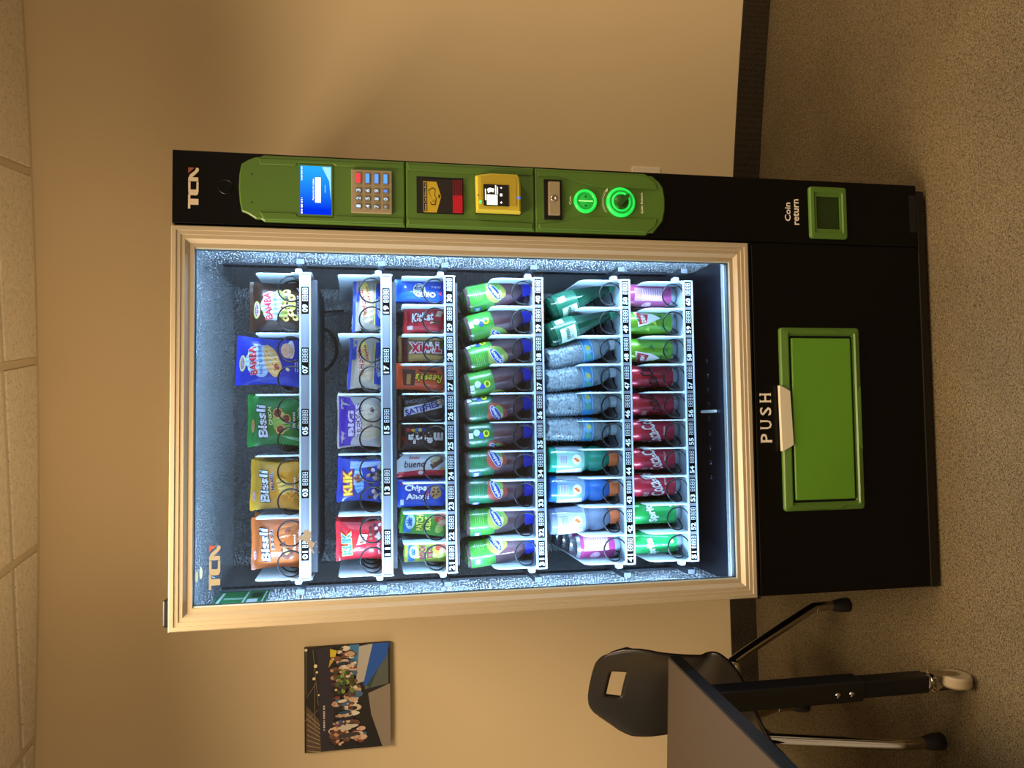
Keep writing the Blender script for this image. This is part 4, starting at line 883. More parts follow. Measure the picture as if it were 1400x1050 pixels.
def d_sour(main, txt, blob):
    def f(d, w, h):
        d.rect(-.46*w, .46*w, .78*h, .92*h, C('#2f6fd0'), 1); d.ell(0, .80*h, .30*w, .10*h, C('#bfdcf4'), 2); d.text('sour', 0, .80*h, .34*w, .09*h, C('#2450a0'), 4, 0, .03); d.text('PATCH', .0, .60*h, .66*w, .15*h, C(txt), 4, .05, .05, edge=C('#3a7a2c'), ew=.04); d.text('KIDS', .0, .43*h, .55*w, .14*h, C(txt), 4, .05, .05, edge=C('#3a7a2c'), ew=.04)
        for (x, z, c) in ((.25, .22, '#c8442e'), (.05, .14, '#e0b08a'), (-.2, .18, '#b8d868'), (.3, .1, '#d87a5c')): d.ell(x*w, z*h, .16*w, .09*h, C(c), 2, .4, wob=.1)
    return f
ROW3 = [
 (30, (540, 382, 607, 412), '#1c5ad0', d_oreo, (-.05, .03, 0), 'bright blue cookie pack standing on end above tag 30'),
 (29, (553, 418, 607, 454), '#c8202f', d_kitkat, (-.05, 0, 0), 'red chocolate wafer pack with white lettering above tag 29'),
 (28, (546, 458, 607, 494), '#7a5f38', d_twix, (-.05, 0, 0), 'gold and brown caramel bar with red lettering above tag 28'),
 (27, (541, 498, 608, 534), '#e2592a', d_reese, (-.05, .08, 0), 'orange peanut butter cup pack tilted above tag 27'),
 (26, (546, 541, 607, 574), '#2a1a18', d_snick, (-.05, 0, 0), 'dark brown candy bar with slanted blue lettering above tag 26'),
 (25, (545, 580, 608, 616), '#3a2019', d_mms, (-.05, .03, 0), 'dark brown candy pouch with white letters above tag 25'),
 (24, (538, 620, 611, 652), '#d9e2ec', d_bueno, (-.05, -.02, 0), 'white and red hazelnut bar leaning out above tag 24'),
 (23, (537, 655, 608, 694), '#1f4fd0', d_chips, (-.04, 0, 0), 'royal blue cookie pack with white letters above tag 23'),
 (22, (548, 698, 607, 733), '#55a83c', d_sour('', '#e4ea62', 0), (-.06, .12, 0), 'green sour candy bag tilted above tag 22'),
 (21, (554, 741, 607, 770), '#a9b53c', d_sour('', '#8a2c3c', 0), (-.05, .03, 0), 'yellow-green sour candy bag above tag 21')]
for num, bx, colr, deco, rot, lab in ROW3:
    cx, w, h, fz = slotbox(num, *bx, 2, .185)
    R = make_bag('candy_pack', lab, w, h, .028, colr, deco, (cx-math.sin(rot[1])*h*.5, YF+.022, fz), rot, seal=.007, cat='candy', group='slim candy packs on the third tray')
    behind(R, 'second '+lab.split(' above ')[0].split(' with ')[0]+' right behind its front twin', .062, 1, .004, 'slim candy packs on the third tray')
# --- bottles and cans
def interp(P, z):
    for (r0, z0), (r1, z1) in zip(P, P[1:]):
        if z0 <= z <= z1 and z1 > z0: return r0+(r1-r0)*(z-z0)/(z1-z0)
    return P[-1][0]
def cyl(P, off=.0006):
    def mp(x, z, l):
        R = interp(P, z)+off+l; a = x/max(.01, interp(P, z)); return (R*math.sin(a), -R*math.cos(a), z)
    return mp
def smoothP(P, n=4):
    out = []; Q = [P[0]]+P+[P[-1]]
    for i in range(1, len(Q)-2):
        for k in range(n):
            t = k/n; v = []
            for c in (0, 1):
                a, b_, c_, d_ = Q[i-1][c], Q[i][c], Q[i+1][c], Q[i+2][c]; v.append(.5*(2*b_+(c_-a)*t+(2*a-5*b_+4*c_-d_)*t*t+(3*b_-a-3*c_+d_)*t**3))
            out.append((max(v[0], 0.0), max(v[1], 0) if not out else max(v[1], out[-1][1])))
    return out+[P[-1]]
def cap(R, r, h, m, z0=0, ribs=24, name='cap'):
    b = MB(); n = ribs*2; V = []
    for z, s in ((z0, .9), (z0+.0015, 1), (z0+h-.001, 1), (z0+h, .97)):
        for k in range(n): a = 2*PI*k/n; rr = r*s*(1-.025*(k % 2)); V.append((rr*math.cos(a), rr*math.sin(a), z))
    F = [(i*n+k, i*n+(k+1) % n, (i+1)*n+(k+1) % n, (i+1)*n+k) for i in range(3) for k in range(n)]+[tuple(range(n-1, -1, -1)), tuple(range(3*n, 4*n))]
    b.add(V, F, m); return b.build(name, R)
m_bcap = mat('blue_cap', '#1a33d6', .32); m_ocap = mat('orange_cap', '#ff8448', .4); m_wcap = mat('white_cap', '#d8e8f0', .4); m_gcap = mat('green_cap', '#2f8f6a', .4)
m_tea = mat('juice_brown', '#6b4c55', .12, coat=.5, vary=(25, '#573c46', 1)); m_wat = mat('water_plastic', '#b9d0dc', .06, bump=(75, 1.0, .03), trans=(.36, '#dcecf4'), coat=.6); m_green_g = mat('green_bottle', '#12553c', .06, coat=.6, trans=(.38, '#2f8a66')); m_teal = mat('teal_drink', '#1f9a80', .1, coat=.5); m_blue = mat('blue_drink', '#2a6fc4', .1, coat=.5); m_clr = mat('clear_drink', '#9fb0cc', .1, trans=(.4, '#ccd8ea'))
SN = smoothP([(.0165, .019), (.0175, .025), (.0240, .034), (.0305, .047), (.0342, .064), (.0352, .088), (.0352, .150), (.0352, .170), (.0310, .180), (.0200, .184), (.0, .184)])
def snapple(num, kind, spin, lean, lab, loc):
    R = root('juice_bottle', lab, 'bottle', loc, (0, lean, 0), 'dark juice bottles standing upside down on the fourth tray')
    b = MB(); b.lathe(SN, m_tea, 28); b.build('bottle_body', R, True); cap(R, .0215, .024, m_bcap)
    g1, g2 = {'lime': ('#3f8f36', '#7fc25a'), 'dark': ('#1c6845', '#2d9a62')}[kind]
    b = MB(); P = [(interp(SN, z)+.0004, z) for z in [.108+.009*k for k in range(8)]]+[(.0315, .1798), (.021, .1843), (.0, .1846)]; b.lathe(P, foil(g1, .3), 28); lb = b.build('label', R, True)
    d = Decal(cyl(SN, .0007), .009); o = spin
    d.ell(o, .102, .031, .026, C('#a84a3c' if kind == 'dark' else '#9ea84a'), 1, .3, wob=.08); d.ell(o-.004, .098, .017, .013, C('#d8c890'), 1.5, .4); d.ell(o+.012, .094, .012, .008, C('#6fae4a'), 1.6, .6)
    d.ell(o, .104, .027, .0105, C('#e6ecf8'), 2, .45); d.ell(o, .104, .0255, .0092, C('#2444b0'), 3, .45); d.text('Snapple', o, .104, .042, .0115, WHT, 4, PI+.45, .03)
    for k in range(5): d.line((o-.016, .138+k*.005), (o+.014-.003*(k % 2), .138+k*.005), .0014, C(g2), 2)
    q = o+.052
    d.ell(q, .128, .0085, .0085, C('#d9dc2c'), 2); d.ell(q+.001, .128, .0055, .0045, C('#4a7a1c'), 3); d.ell(q-.004, .142, .0075, .0075, C('#2c4fb0'), 2); d.ell(q+.004, .153, .0085, .0085, C('#bcd4ee'), 2); d.rect(q-.010, q+.004, .163, .174, C('#cfdcf0'), 2)
    d.rect(o-.052, o-.034, .145, .166, C('#4a70c8'), 2); d.rect(o-.050, o-.036, .150, .161, C('#c8d8f2'), 3)
    d.build('label_print', lb); return R
def bpos(num, x, y, Y): return fp(x, y, Y)[0]
BOT4 = [(40, 'lime', .004, 393, 407, 'fruit logo turned forward'), (39, 'lime', -.045, 429, 446, 'yellow round badge'), (38, 'lime', -.012, 470, 488, 'kiwi slice'), (37, 'lime', -.058, 509, 524, 'row of badges'), (36, 'dark', -.018, 549, 560, 'logo low'), (35, 'dark', -.050, 588, 594, 'bar code'), (34, 'dark', .012, 627, 633, 'logo near the cap'), (33, 'dark', .002, 667, 670, 'logo facing out'), (32, 'lime', .010, 706, 713, 'logo facing out'), (31, 'lime', .028, 745, 756, 'logo at the edge')]
ORD = ['rightmost', 'second from the right', 'third from the right', 'fourth from the right', 'fifth from the right', 'fifth from the left', 'fourth from the left', 'third from the left', 'second from the left', 'leftmost']
YB = .228
for num, kind, spin, yc, yb, note in BOT4:
    Xc = fp(720, yc, YB)[0]; Xt = fp(655, yb, YB)[0]; lean = math.atan2(Xt-Xc, .135)
    R = snapple(num, kind, spin, lean, 'upside-down juice bottle, %s label, %s, %s in row' % ('lime' if kind == 'lime' else 'deep', note, ORD[40-num]), (Xc, YB, FLOORZ[3]+.0007))
    behind(R, 'juice bottle behind the %s front bottle of the blue-capped row' % ORD[40-num], .080, 1, 0, 'dark juice bottles standing upside down on the fourth tray')
WP = [(.0125, .014), (.0130, .019), (.0205, .027), (.0285, .041), (.0322, .058), (.0320, .070), (.0320, .102)]
z = .102
while z < .180: WP += [(.0330, z+.0022), (.0331, z+.0042), (.0300, z+.0068)]; z += .0085
WP += [(.0320, .188), (.0290, .197), (.0180, .200), (0, .198)]
def water(num, spin, lean, lab, loc):
    R = root('water_bottle', lab, 'bottle', loc, (0, lean, 0), 'clear water bottles upside down on the fifth tray')
    b = MB(); b.lathe(WP, m_wat, 26); b.build('bottle_body', R, True); cap(R, .0158, .017, m_wcap, 0, 18)
    b = MB(); b.lathe([(.0327, .071), (.0327, .102)], mat('water_label', '#2f86cc', .35, vary=(40, '#4aa4dc', 2)), 26); lb = b.build('label', R, True)
    d = Decal(cyl([(.0327, 0), (.0327, .3)], .0005), .009); o = spin
    d.ell(o, .088, .014, .009, C('#7cc4e8'), 1, .2, wob=.1); d.ell(o+.004, .086, .007, .006, C('#dfe06a'), 2, .3, wob=.1); d.ell(o-.022, .087, .011, .009, C('#58b0a0'), 1, .2, wob=.1); d.line((o-.03, .099), (o+.03, .099), .0016, C('#bfe0f2'), 2); d.line((o-.03, .074), (o+.03, .074), .0016, C('#bfe0f2'), 2)
    d.build('label_print', lb); return R
ORD4 = {48: 'rightmost', 47: 'second from right', 46: 'third from right', 45: 'leftmost, beside the teal drink'}
BOT5W = [(48, .0, 470, 487), (47, -.006, 508, 518), (46, .012, 549, 553), (45, .004, 587, 587)]
for num, spin, yc, yb in BOT5W:
    Xc = fp(840, yc, YB)[0]; Xt = fp(770, yb, YB)[0]; lean = math.atan2(Xt-Xc, .15)
    R = water(num, spin, lean, 'clear ribbed water bottle with light blue label, %s of the four' % ORD4[num], (Xc, YB-.004, FLOORZ[4]+.0007))
    behind(R, 'clear water bottle behind the front water bottle that is %s' % ORD4[num], .080, 1, 0, 'clear water bottles upside down on the fifth tray')
GP = smoothP([(.0185, .022), (.0205, .028), (.0290, .040), (.0345, .056), (.0350, .068), (.0325, .079), (.0300, .085), (.0325, .092), (.0350, .103), (.0352, .160), (.0352, .185), (.0300, .195), (.0, .196)])
def sport(num, m, lc, lab, loc, lean):
    R = root('sports_drink_bottle', lab, 'bottle', loc, (0, lean, 0), 'orange-capped sports drinks on the fifth tray')
    b = MB(); b.lathe(GP, m, 28); b.build('bottle_body', R, True); cap(R, .0220, .026, m_ocap, 0, 26)
    b = MB(); b.lathe([(interp(GP, zz_)+.0005, zz_) for zz_ in (.100, .115, .13, .15, .165, .176)], foil(lc, .2), 28); lb = b.build('label', R, True)
    d = Decal(cyl(GP, .0012), .009)
    d.ell(.0, .122, .0135, .0125, C('#dfe6ee'), 1); d.poly([(.003, .132), (-.006, .121), (-.001, .121), (-.004, .112), (.006, .124), (.001, .124)], C('#d8702c'), 2); d.rect(-.014, .012, .146, .170, C('#aab4c2'), 1)
    for k in range(5): d.line((-.012, .150+k*.0038), (.010, .150+k*.0038), .0012, C('#5a6676'), 2)
    d.poly([(-.045, .102), (-.022, .108), (-.030, .174), (-.048, .174)], C('#e4ecf4'), 1); d.poly([(.022, .106), (.044, .102), (.046, .174), (.030, .174)], C('#8a98a8'), 1)
    d.build('label_print', lb); return R
for num, m, lc, nm, yc, yb in ((44, m_teal, '#8fc4b8', 'teal', 626, 628), (43, m_blue, '#7fa4cc', 'blue', 667, 668), (42, m_clr, '#b4c2d0', 'colourless', 704, 711)):
    Xc = fp(840, yc, YB)[0]; Xt = fp(770, yb, YB)[0]
    R = sport(num, m, lc, '%s sports drink bottle with orange cap down above tag %d' % (nm, num), (Xc, YB-.004, FLOORZ[4]+.0007), math.atan2(Xt-Xc, .15))
    behind(R, '%s sports drink behind the front one above tag %d' % (nm, num), .080, 1, 0, 'orange-capped sports drinks on the fifth tray')
PP = smoothP([(.0125, .012), (.0130, .022), (.0150, .040), (.0200, .070), (.0270, .100), (.0330, .125), (.0345, .140), (.0345, .180), (.0320, .196), (.0200, .203), (0, .2035)])
def perrier(num, spin, lean, tilt, lab, loc):
    R = root('sparkling_water_bottle', lab, 'bottle', loc, (tilt, lean, 0), 'green sparkling water bottles on the fifth tray')
    b = MB(); b.lathe(PP, m_green_g, 28); b.build('bottle_body', R, True); cap(R, .0165, .018, m_gcap, 0, 20)
    b = MB(); b.lathe([(interp(PP, zz_)+.0004, zz_) for zz_ in (.118, .128, .138, .150, .17, .180)], mat('perrier_label', '#1d5f48', .3), 28); lb = b.build('label', R, True)
    d = Decal(cyl(PP, .0010), .009); o = spin
    d.poly([(o-.024, .128), (o+.020, .124), (o+.018, .168), (o-.022, .172)], C('#bfd2cc'), 1); d.text('PERRIER', o, .150, .034, .009, C('#1c5a40'), 2, PI-.1, .03)
    for k in range(3): d.line((o-.016, .136+k*.004), (o+.012, .136+k*.004), .001, C('#2a6a50'), 2)
    d.rect(o+.034, o+.050, .150, .172, C('#cfdcd8'), 1); d.rect(o-.05, o-.036, .148, .174, C('#cfdcd8'), 1)
    d.build('label_print', lb); return R
for num, spin, (xc, yc), (xt, yt), ti in ((50, -.03, (841, 390), (748, 425), .02), (49, -.014, (849, 427), (752, 460), .06)):
    Y_ = YB-.004 if num == 50 else YB-.028; Xc = fp(xc, yc, Y_)[0]; Xt = fp(xt, yt, Y_)[0]
    R = perrier(num, spin, math.atan2(Xt-Xc, .19), -ti, 'green sparkling water bottle %s, cap down, above tag %d' % ('in shade by the window edge' if num == 50 else 'with white label turned forward', num), (Xc, Y_, FLOORZ[4]+.0008+(.004 if num == 49 else 0)))
    behind(R, 'green sparkling water bottle behind the one %s' % ('by the window edge' if num == 50 else 'showing its white label'), .090 if num == 49 else .080, 1, 0, 'green sparkling water bottles on the fifth tray')
# cans
m_can_al = mat('can_aluminium', '#c3c8cf', .25, metal=.85)
def can(name, lab, colr, deco, loc, h=.128, r=.0308, lean=0, group=None):
    R = root(name, lab, 'can', loc, (0, lean, 0), group)
    P = [(0, .004), (r*.66, .004), (r*.72, 0), (r*.78, .001), (r*.92, .011), (r*.99, .018), (r, .020), (r, h-.014), (r*.93, h-.007), (r*.84, h-.002), (r*.84, h), (r*.80, h), (r*.78, h-.004), (0, h-.004)]
    b = MB(); b.lathe(P, m_can_al, 32); b.build('can_body', R, True)
    b = MB(); b.lathe([(r*.985, .0175), (r+.0003, .021), (r+.0003, h-.0145), (r*.945, h-.0085)], mat('can_'+colr.lstrip('#'), colr, .28, metal=.25, coat=.3), 32); lb = b.build('can_label', R, True)
    b = MB(); b.lathe([(.0, h-.003), (.008, h-.003), (.009, h-.0042)], m_can_al, 12, (0, -.006, 0)); b.build('pull_tab', R, True)
    d = Decal(cyl([(r+.0004, 0), (r+.0004, .3)], .0004), .007); deco(d, h, r); d.build('can_print', lb); return R
def d_coke(ink, off, sub, zero=False):
    def f(d, h, r):
        d.text('Coca-Cola', off, h*.60, .096, .036, C(ink), 3, .50, .02, .35, edge=None)
        d.text(sub, off+.002, h*.34, .024, .005, C(ink), 3, 0, .02)
        for k in range(5): d.line((off-.05, h*.66+k*.003), (off-.03, h*.66+k*.003), .001, C('#f0dcde'), 2)
        d.line((off-.02, h*.40), (off+.026, h*.62), .003, C(ink), 2)
    return f
def d_sprite(off):
    def f(d, h, r):
        d.text('Sprite', off, h*.62, .060, .030, C('#eef6ee'), 3, .35, .05, .2, edge=C('#0f8a3c'), ew=.05); d.ell(off+.018, h*.24, .006, .005, C('#d8efdc'), 2); d.poly([(off-.04, h*.13), (off-.032, h*.13), (off-.028, h*.86), (off-.036, h*.86)], C('#0d9a44'), 1); d.line((off+.03, h*.3), (off+.036, h*.8), .003, C('#7fd89a'), 1)
    return f
def d_dew(off, flip):
    def f(d, h, r):
        for (x, z, s, c) in ((-.02, .70, .010, '#2f8a34'), (.0, .36, .009, '#1f7a3c'), (-.012, .5, .012, '#b6e04e'), (.022, .26, .008, '#2f8a34'), (-.028, .30, .01, '#3c9a3a'), (.03, .55, .009, '#1f7a3c'), (-.035, .6, .008, '#a4d83c')):
            d.poly([(off+x-s, z*h-s*.8), (off+x+s, z*h-s*.2), (off+x+s*.2, z*h+s)], C(c), 1)
        d.poly([(off-.026, h*.80), (off+.020, h*.88), (off+.012, h*.52), (off-.004, h*.62), (off-.002, h*.36), (off-.018, h*.60)], C('#f0f2ee'), 2); d.poly([(off-.020, h*.78), (off+.016, h*.84), (off+.009, h*.60), (off-.014, h*.64)], C('#c8303c'), 3); d.text('DEW', off-.002, h*.71, .024, .012, WHT, 4, .2, .05); d.text('MTN', off-.002, h*.81, .02, .008, C('#1c5a2c'), 4, .2, .04)
    return f
def d_pink(off):
    def f(d, h, r):
        d.rect(off-.022, off+.016, h*.30, h*.86, C('#b98aac'), 1)
        for k in range(9): d.line((off-.020, h*.34+k*.0066), (off+.012, h*.34+k*.0066), .0016, C('#e6d2e0'), 2)
        d.ell(off-.036, h*.6, .010, .014, C('#e0a8cc'), 1, .4); d.text('Dr', off-.036, h*.58, .014, .012, WHT, 3, .5)
    return f
YC = .222
CANS = [(60, 402, '#b04a84', d_pink(.002), 'pink-purple soda can beside the right inner wall above tag 60'), (59, 440, '#68a82c', d_dew(.012, 0), 'lime green soda can with jagged red and white logo above tag 59'), (58, 477, '#6cac2e', d_dew(-.026, 0), 'lime green soda can showing darker green patches above tag 58'),
 (57, 514, '#a81e36', d_coke('#1a1012', -.006, 'ZERO SUGAR'), 'red cola can with black script above tag 57'), (56, 552, '#a41f38', d_coke('#1a1012', .010, 'ZERO SUGAR'), 'darker red cola can with black script above tag 56'), (55, 588, '#b4203c', d_coke('#f6f2f2', -.004, 'ORIGINAL'), 'red cola can with large white script above tag 55'), (54, 627, '#b6223e', d_coke('#f6f2f2', .004, 'ORIGINAL TASTE'), 'red cola can with white script above tag 54'), (53, 664, '#b8243f', d_coke('#f6f2f2', .012, 'RECYCLE ME'), 'red cola can with white script and recycling line above tag 53'),
 (52, 702, '#1fae52', d_sprite(.004), 'bright green lemon-lime can above tag 52'), (51, 743, '#22a455', d_sprite(-.014), 'green lemon-lime can in blue light above tag 51')]
for num, yc, colr, deco, lab in CANS:
    X = fp(890, yc, YC-.03)[0]
    R = can('soda_can', lab, colr, deco, (X, YC, FLOORZ[5]+.0006), .146, group='soda cans on the bottom tray'); behind(R, 'second '+lab.split(' above ')[0].split(' beside')[0]+' behind its front twin', .080, 1, 0, 'soda cans on the bottom tray')
X = fp(815, 748, .20)[0]
R = can('soda_can', 'magenta soda can standing alone among bottles above tag 41', '#b03a7c', d_pink(.014), (X, .222, FLOORZ[4]+.0006), .122, .0318, group='magenta cans on the fifth tray')
behind(R, 'magenta soda can in the single file behind the front magenta can', .080, 3, 0, 'magenta cans on the fifth tray')
# ------------------------------------------------------------------ wall outlet
X1_, Z1_ = fp(863.5, 229, wally(1.385)); X1_, Z0_ = fp(902.5, 229.5, wally(1.385)); yw = wally(1.35)
OT = root('wall_outlet', 'cream wall outlet plate partly hidden behind the machine', 'outlet', (X1_-.035, yw, Z0_), (0, 0, math.atan(-(1.35-WX)/WR)))
hh = Z1_-Z0_; m_pl = mat('cream_plate', '#efe2cc', .4)
b = MB(); b.box(-.035, .035, -.006, -.0005, 0, hh, m_pl); b.build('cover_plate', OT, bevel=.002)
for zc_ in (hh*.27, hh*.73):
    b = MB(); b.box(-.017, .017, -.0075, -.005, zc_-.014, zc_+.014, m_pl); k = b.build('socket', OT, bevel=.002)
    d = Decal(lambda x, z, l: (x, -.0077-l, z), 9)
    for dx in (-.006, .006): d.rect(dx-.001, dx+.001, zc_-.001, zc_+.008, m_gap)
    d.ell(0, zc_-.007, .0022, .0022, m_gap); me = d.mb.mesh('socket_slots'); inst('socket_slots', me, OT)
b = MB(); b.box(.020, .027, -.0068, -.0055, hh*.12, hh*.18, m_gap); b.box(.021, .026, -.0068, -.0055, hh*.86, hh*.92, m_gap)
# ------------------------------------------------------------------ canvas photo on the wall
pcx = (-.325-.676)/2; pyw = wally(pcx); ang = -(pcx-WX)/WR
CV = root('wall_picture', 'frameless photo print of a crowd hanging on the tan wall', 'picture', (pcx, pyw-.004, 1.4085), (0, -.006, math.atan(ang)))
pw, ph = .352, .292
b = MB(); b.box(-pw/2, pw/2, -.020, -.001, 0, ph, mat('canvas_edge', '#3a2a1c', .7)); b.build('canvas', CV)
d = Decal(lambda x, z, l: (x, -.0201-l, z), 9); U = lambda u: -pw/2+u*pw; V = lambda v: ph*(1-v)
def pq(pts, c, lay=1): d.poly([(U(u), V(v)) for u, v in pts], C(c, .6), lay)
pq([(0, 0), (1, 0), (1, 1), (0, 1)], '#1c1714', 0)
pq([(0, .02), (.45, .02), (.30, .17), (0, .19)], '#5a4a38', 1)
for k in range(8): d.line((U(.02+k*.05), V(.03)), (U(.0+k*.035), V(.18)), .002, C('#b29a74', .6), 2)
for (a, c) in (((.30, .0), (.40, .16)), ((.52, .02), (.66, .14)), ((.44, .16), (.98, .10)), ((.55, .02), (.98, .02)), ((.20, .12), (.66, .12))): d.line((U(a[0]), V(a[1])), (U(c[0]), V(c[1])), .0015, C('#8f7f68', .6), 3)
for (u, v, r) in ((.70, .11, .005), (.82, .13, .006), (.76, .145, .004), (.98, .02, .005), (.54, .165, .003)): d.ell(U(u), V(v), r, r, C('#f4e2b0', .6), 4)
pq([(0, .19), (.36, .17), (.88, .16), (.98, .12), (1, .34), (0, .34)], '#2c2432', 1.5)
[d.rect(U(.20+k*.022), U(.20+k*.022+(.016 if k % 4 else .009)), V(.235), V(.215), C('#d8ccc0', .6), 5) for k in range(11)]
pq([(.0, .62), (.16, .80), (.52, .74), (.60, 1), (0, 1)], '#8f8272', 2); pq([(.0, .60), (.3, .78), (.0, .9)], '#100d0c', 2.5); pq([(.56, .70), (1, .74), (1, .98), (.60, .98)], '#5a5f58', 1.8); pq([(.60, .72), (.98, .92), (.98, .98), (.56, .76)], '#2f4a44', 2)
pq([(.60, .68), (1, .80), (1, 1.0), (.86, .96), (.60, .72)], '#1f58b8', 3); pq([(.62, .60), (.98, .62), (1, .82), (.64, .70)], '#b9b4a8', 2.6); pq([(.78, .56), (1, .52), (1, .64), (.8, .62)], '#3f7fb0', 3)
rn = random.Random(3); cols = ['#d8b49a', '#7a5038', '#e6dcc8', '#2c2a34', '#2f5a8a', '#8c3c34', '#c8a888', '#1a1718', '#4a6a8c', '#d9c8b4', '#6a4a3c']
for k in range(110):
    u = rn.uniform(.04, .98); v = .33+rn.random()**1.3*.30*(1.15-.5*u); c = rn.choice(cols); s = .006+.012*rn.random()*(1.1-u*.5)
    d.ell(U(u), V(v+.03), s*.8, s*1.5, C(c, .6), 4+k*.05, 0, 8)
    if rn.random() < .7: d.ell(U(u), V(v-.015), s*.42, s*.5, C(rn.choice(['#c8987a', '#e0b89a', '#5a3a28']), .6), 10+k*.05, 0, 8)
for (u, v, w_, h_, c) in ((.06, .52, .05, .13, '#15121a'), (.14, .50, .045, .15, '#3a3638'), (.22, .50, .04, .16, '#cfc6b4'), (.30, .50, .035, .10, '#1c1a20'), (.36, .46, .03, .09, '#26486a'), (.83, .44, .035, .09, '#22304c'), (.47, .44, .03, .07, '#e4d8c4')): d.ell(U(u), V(v), w_*pw*.5, h_*ph*.8, C(c, .6), 16, .1, 10)
for k in range(26): d.ell(U(rn.uniform(.56, .76)), V(rn.uniform(.36, .56)), .009, .007, C(rn.choice(['#4a5f2c', '#6a7f3a', '#38491f', '#8a9a4c']), .6), 17+k*.03, rn.uniform(0, 3), 7)
pq([(.90, .30), (.98, .30), (.96, .38), (.90, .36)], '#d8c02c', 18); pq([(.8, .28), (.88, .30), (.86, .34)], '#c8a82c', 18)
o = d.build('photo_print', CV)
# ------------------------------------------------------------------ table corner
TZ = .742
K = Vector(gp(914, 899, TZ)); E1 = Vector(gp(1065, 1049, TZ)); E2 = Vector(gp(911.5, 1050, TZ))
e1 = (E1-K).normalized(); e2 = Vector((-e1.y, e1.x)); e2 = e2 if e2.dot(E2-K) > 0 else -e2
TB = root('wheeled_table', 'grey-topped table with black edge and wheeled legs at the frame edge', 'table', (K.x, K.y, 0))
m_lam = mat('grey_laminate', '#3d342d', .5, bump=(500, .03, .0005)); m_ed = mat('black_edge_band', '#12141a', .4); m_leg = mat('black_steel_leg', '#0e0d0d', .35)
def tp(a, c, z): v = e1*a+e2*c; return (v.x, v.y, z)
La, Lc = .72, 1.5
def tquad(b, a0, a1, c0, c1, z0, z1, m):
    V_ = [tp(a, c, z) for z in (z0, z1) for a, c in ((a0, c0), (a1, c0), (a1, c1), (a0, c1))]
    b.add(V_, [(0, 1, 2, 3), (7, 6, 5, 4), (0, 4, 5, 1), (1, 5, 6, 2), (2, 6, 7, 3), (3, 7, 4, 0)], m)
def fixn(o):
    bm = bmesh.new(); bm.from_mesh(o.data); bmesh.ops.recalc_face_normals(bm, faces=bm.faces[:]); bm.to_mesh(o.data); bm.free(); return o
b = MB(); tquad(b, .002, La-.002, .002, Lc-.002, TZ-.028, TZ, m_lam); fixn(b.build('table_top', TB))
b = MB(); tquad(b, 0, La, -.003, .002, TZ-.032, TZ-.0005, m_ed); tquad(b, 0, La, Lc-.002, Lc+.003, TZ-.032, TZ-.0005, m_ed); tquad(b, -.003, .002, 0, Lc, TZ-.032, TZ-.0005, m_ed); tquad(b, La-.002, La+.003, 0, Lc, TZ-.032, TZ-.0005, m_ed); fixn(b.build('edge_band', TB))
Lp = Vector(gp(1318, 927, 0))-K; la, lc = Lp.dot(e1), Lp.dot(e2)
m_cw = mat('caster_tyre', '#9a8a6c', .5); m_chr = mat('chrome', '#b9b2a8', .14, metal=1)
def table_leg(a, c):
    b = MB(); tquad(b, a-.026, a+.026, c-.026, c+.026, .30, TZ-.03, m_leg); fixn(b.build('leg', TB, bevel=.004))
    b = MB(); tquad(b, a-.021, a+.021, c-.021, c+.021, .115, .31, m_leg); lo = fixn(b.build('leg_extension', TB, bevel=.003))
    p = tp(a, c, 0)
    b = MB()
    for zb in (.335, .365):
        V_ = [tp(a+.006*math.cos(t), c-.0265-(.003 if s else 0), zb+.006*math.sin(t)) for s in (0, 1) for t in [2*PI*k/8 for k in range(8)]]
    q = tp(a, c, 0); b = MB()
    for zb in (.335, .372):
        n_ = Vector((-.1, -1, 0)); bb = tp(a+.026, c+.004, zb); b.lathe([(0, -.004), (.006, -.004), (.007, .0)], m_chr, 10, (bb[0], bb[1]-.001, zb), 'y'); b.build('leg_bolt', TB, True); b = MB()
    CS_ = empty('caster', (p[0], p[1], 0)); CS_.parent = TB
    b = MB(); b.lathe([(.0, .118), (.022, .118), (.022, .106), (.012, .102), (.012, .095)], m_chr, 20); b.build('caster_stem', CS_, True)
    b = MB(); b.lathe([(.0, -.011), (.024, -.014), (.0335, -.014), (.0375, -.009), (.0375, .009), (.0335, .014), (.024, .014), (0, .011)], m_cw, 28, (0, 0, 0), 'y'); wv = b.build('caster_wheel', CS_, True, rot=(0, 0, 1.5), auto=.5); wv.location = (.004, -.016, .0377)
    b = MB()
    for s in (-.019, .019): b.prism([(-.022, .10), (.012, .098), (.010, .06), (-.006, .03), (-.020, .03), (-.022, .06)], s-.0015, s+.0015, m_chr)
    b.box(-.022, .012, -.020, .020, .094, .098, m_chr); b.build('caster_fork', CS_, rot=(0, 0, 1.5))
    b = MB(); b.tube([(.0, .018, .05), (.02, .03, .052), (.03, .03, .045), (.034, .02, .052)], .0022, m_chr, 6); b.build('brake_lever', CS_, True, rot=(0, 0, 1.0))
for (a, c) in ((la, lc), (la, Lc-lc), (La-.06, Lc-lc), (La-.05, lc)): table_leg(a, c)
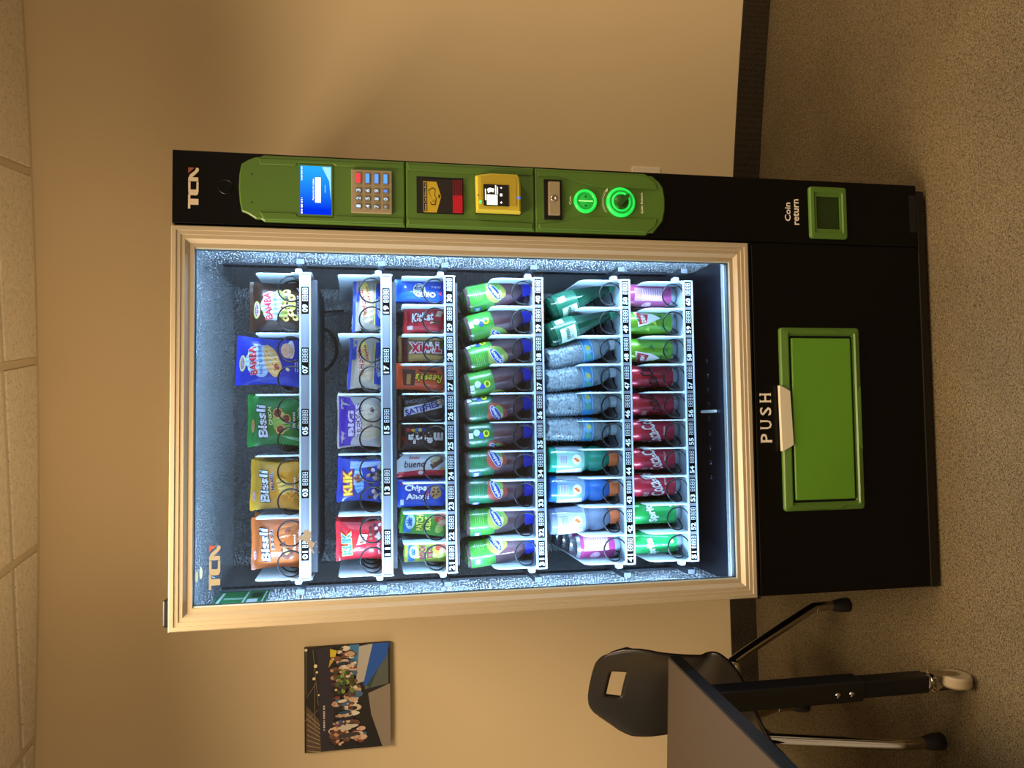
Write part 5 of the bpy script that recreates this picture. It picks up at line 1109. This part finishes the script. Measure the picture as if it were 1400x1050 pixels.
# ------------------------------------------------------------------ chair
fA, fB, fC = Vector(gp(1160, 827, 0)), Vector(gp(1288, 1013, 0)), Vector(gp(1104, 964, 0)); fD = fB+fC-fA
cen = (fB+fC)/2; fwd = ((fB+fD)/2-(fA+fC)/2).normalized(); rt = Vector((-fwd.y, fwd.x))      # rt: towards A/B side?
if rt.dot(fA-cen) < 0: rt = -rt
CH = root('shell_chair', 'black plastic shell chair with chrome legs tucked behind the grey table', 'chair', (cen.x, cen.y, 0))
m_sh = mat('black_shell_plastic', '#1b1714', .33, bump=(500, .05, .0005))
SHX = .004; SHF = .0
def cpt(r, f, z): v = rt*(r+SHX)+fwd*(f+SHF); return (v.x, v.y, z)
PROF = [(-.215, .815), (-.205, .76), (-.192, .69), (-.180, .62), (-.172, .55), (-.160, .495), (-.125, .462), (-.06, .448), (.02, .446), (.10, .452), (.165, .452), (.20, .435), (.215, .410)]
WID = [.150, .186, .193, .190, .182, .180, .194, .212, .220, .220, .212, .200, .178]
CUP = [.022, .032, .040, .042, .038, .028, .017, .015, .016, .016, .008, .0, .0]
def cat(A, t):
    i = min(int(t), len(A)-2); f = t-i; g = lambda k: A[min(max(k, 0), len(A)-1)]
    a, b_, c, d_ = g(i-1), g(i), g(i+1), g(i+2); return .5*(2*b_+(c-a)*f+(2*a-5*b_+4*c-d_)*f*f+(3*b_-a-3*c+d_)*f**3)
NU, NV = 72, 32
b = MB(); V_, F_ = [], []
for i in range(NU+1):
    t = i/NU*(len(PROF)-1); pf, pz = cat([p[0] for p in PROF], t), cat([p[1] for p in PROF], t); w_ = cat(WID, max(t, 1.6))-.030*(max(0, 2.4-t)/2.4)**2; cu = cat(CUP, t)
    for j in range(NV+1):
        s = j/NV*2-1; back = max(0, min(1, (6-t)/1.5))
        lift = (abs(s)**2.2)*cu; edge = 0
        if t < 2.4: lift_z = -(.080*(abs(s)**5))*(1-t/2.4)
        else: lift_z = 0
        V_.append(cpt(s*w_, pf+lift*back, pz+lift_z+lift*(1-back)*.8))
hole = set()
for i in range(NU):
    for j in range(NV):
        t = (i+.5)/NU*12; s = (j+.5)/NV*2-1
        if 1.0 <= t < 1.66 and abs(s) < .31: continue
        F_.append((i*(NV+1)+j, (i+1)*(NV+1)+j, (i+1)*(NV+1)+j+1, i*(NV+1)+j+1))
b.add(V_, F_, m_sh); o = b.build('seat_shell', CH, True)
sm = o.modifiers.new('thickness', 'SOLIDIFY'); sm.thickness = .008; sm.offset = 0
# legs: two bent tubes, one on each side
def leg_path(pts, n=8): return arc(pts, n)
for side, (front, back) in ((1, (fB-cen, fA-cen)), (-1, (fD-cen, fC-cen))):
    r0 = side*.165
    for nm, ft, f0, f1 in (('front', front, .13, .03), ('back', back, -.10, -.02)):
        t0 = Vector(cpt(r0*.6, f1, .432)); t1 = Vector(cpt(r0, f0, .428)); ftv = Vector((ft.x, ft.y, 0)); kn = t1*.22+ftv*.78; 
        pts = [t0, t1, t1*.86+Vector((ftv.x, ftv.y, .34))*.14, Vector((t1.x*.10+ftv.x*.90, t1.y*.10+ftv.y*.90, .155)), Vector((ftv.x, ftv.y, .105)), Vector((ftv.x, ftv.y, .045))]
        b = MB(); b.tube(arc(pts, 7), .0145, m_chr, 12); b.build('leg', CH, True)
        b = MB(); b.lathe([(0, .0008), (.020, .0008), (.0225, .006), (.0215, .030), (.0165, .052), (.0135, .062)], mat('black_rubber', '#141110', .5), 18, (ftv.x, ftv.y, 0)); b.build('foot_glide', CH, True)
b = MB(); b.tube([cpt(-.14, .03, .433), cpt(.14, .03, .433)], .011, m_chr, 8); b.tube([cpt(-.14, -.06, .433), cpt(.14, -.06, .433)], .011, m_chr, 8); b.build('seat_brace', CH, True)
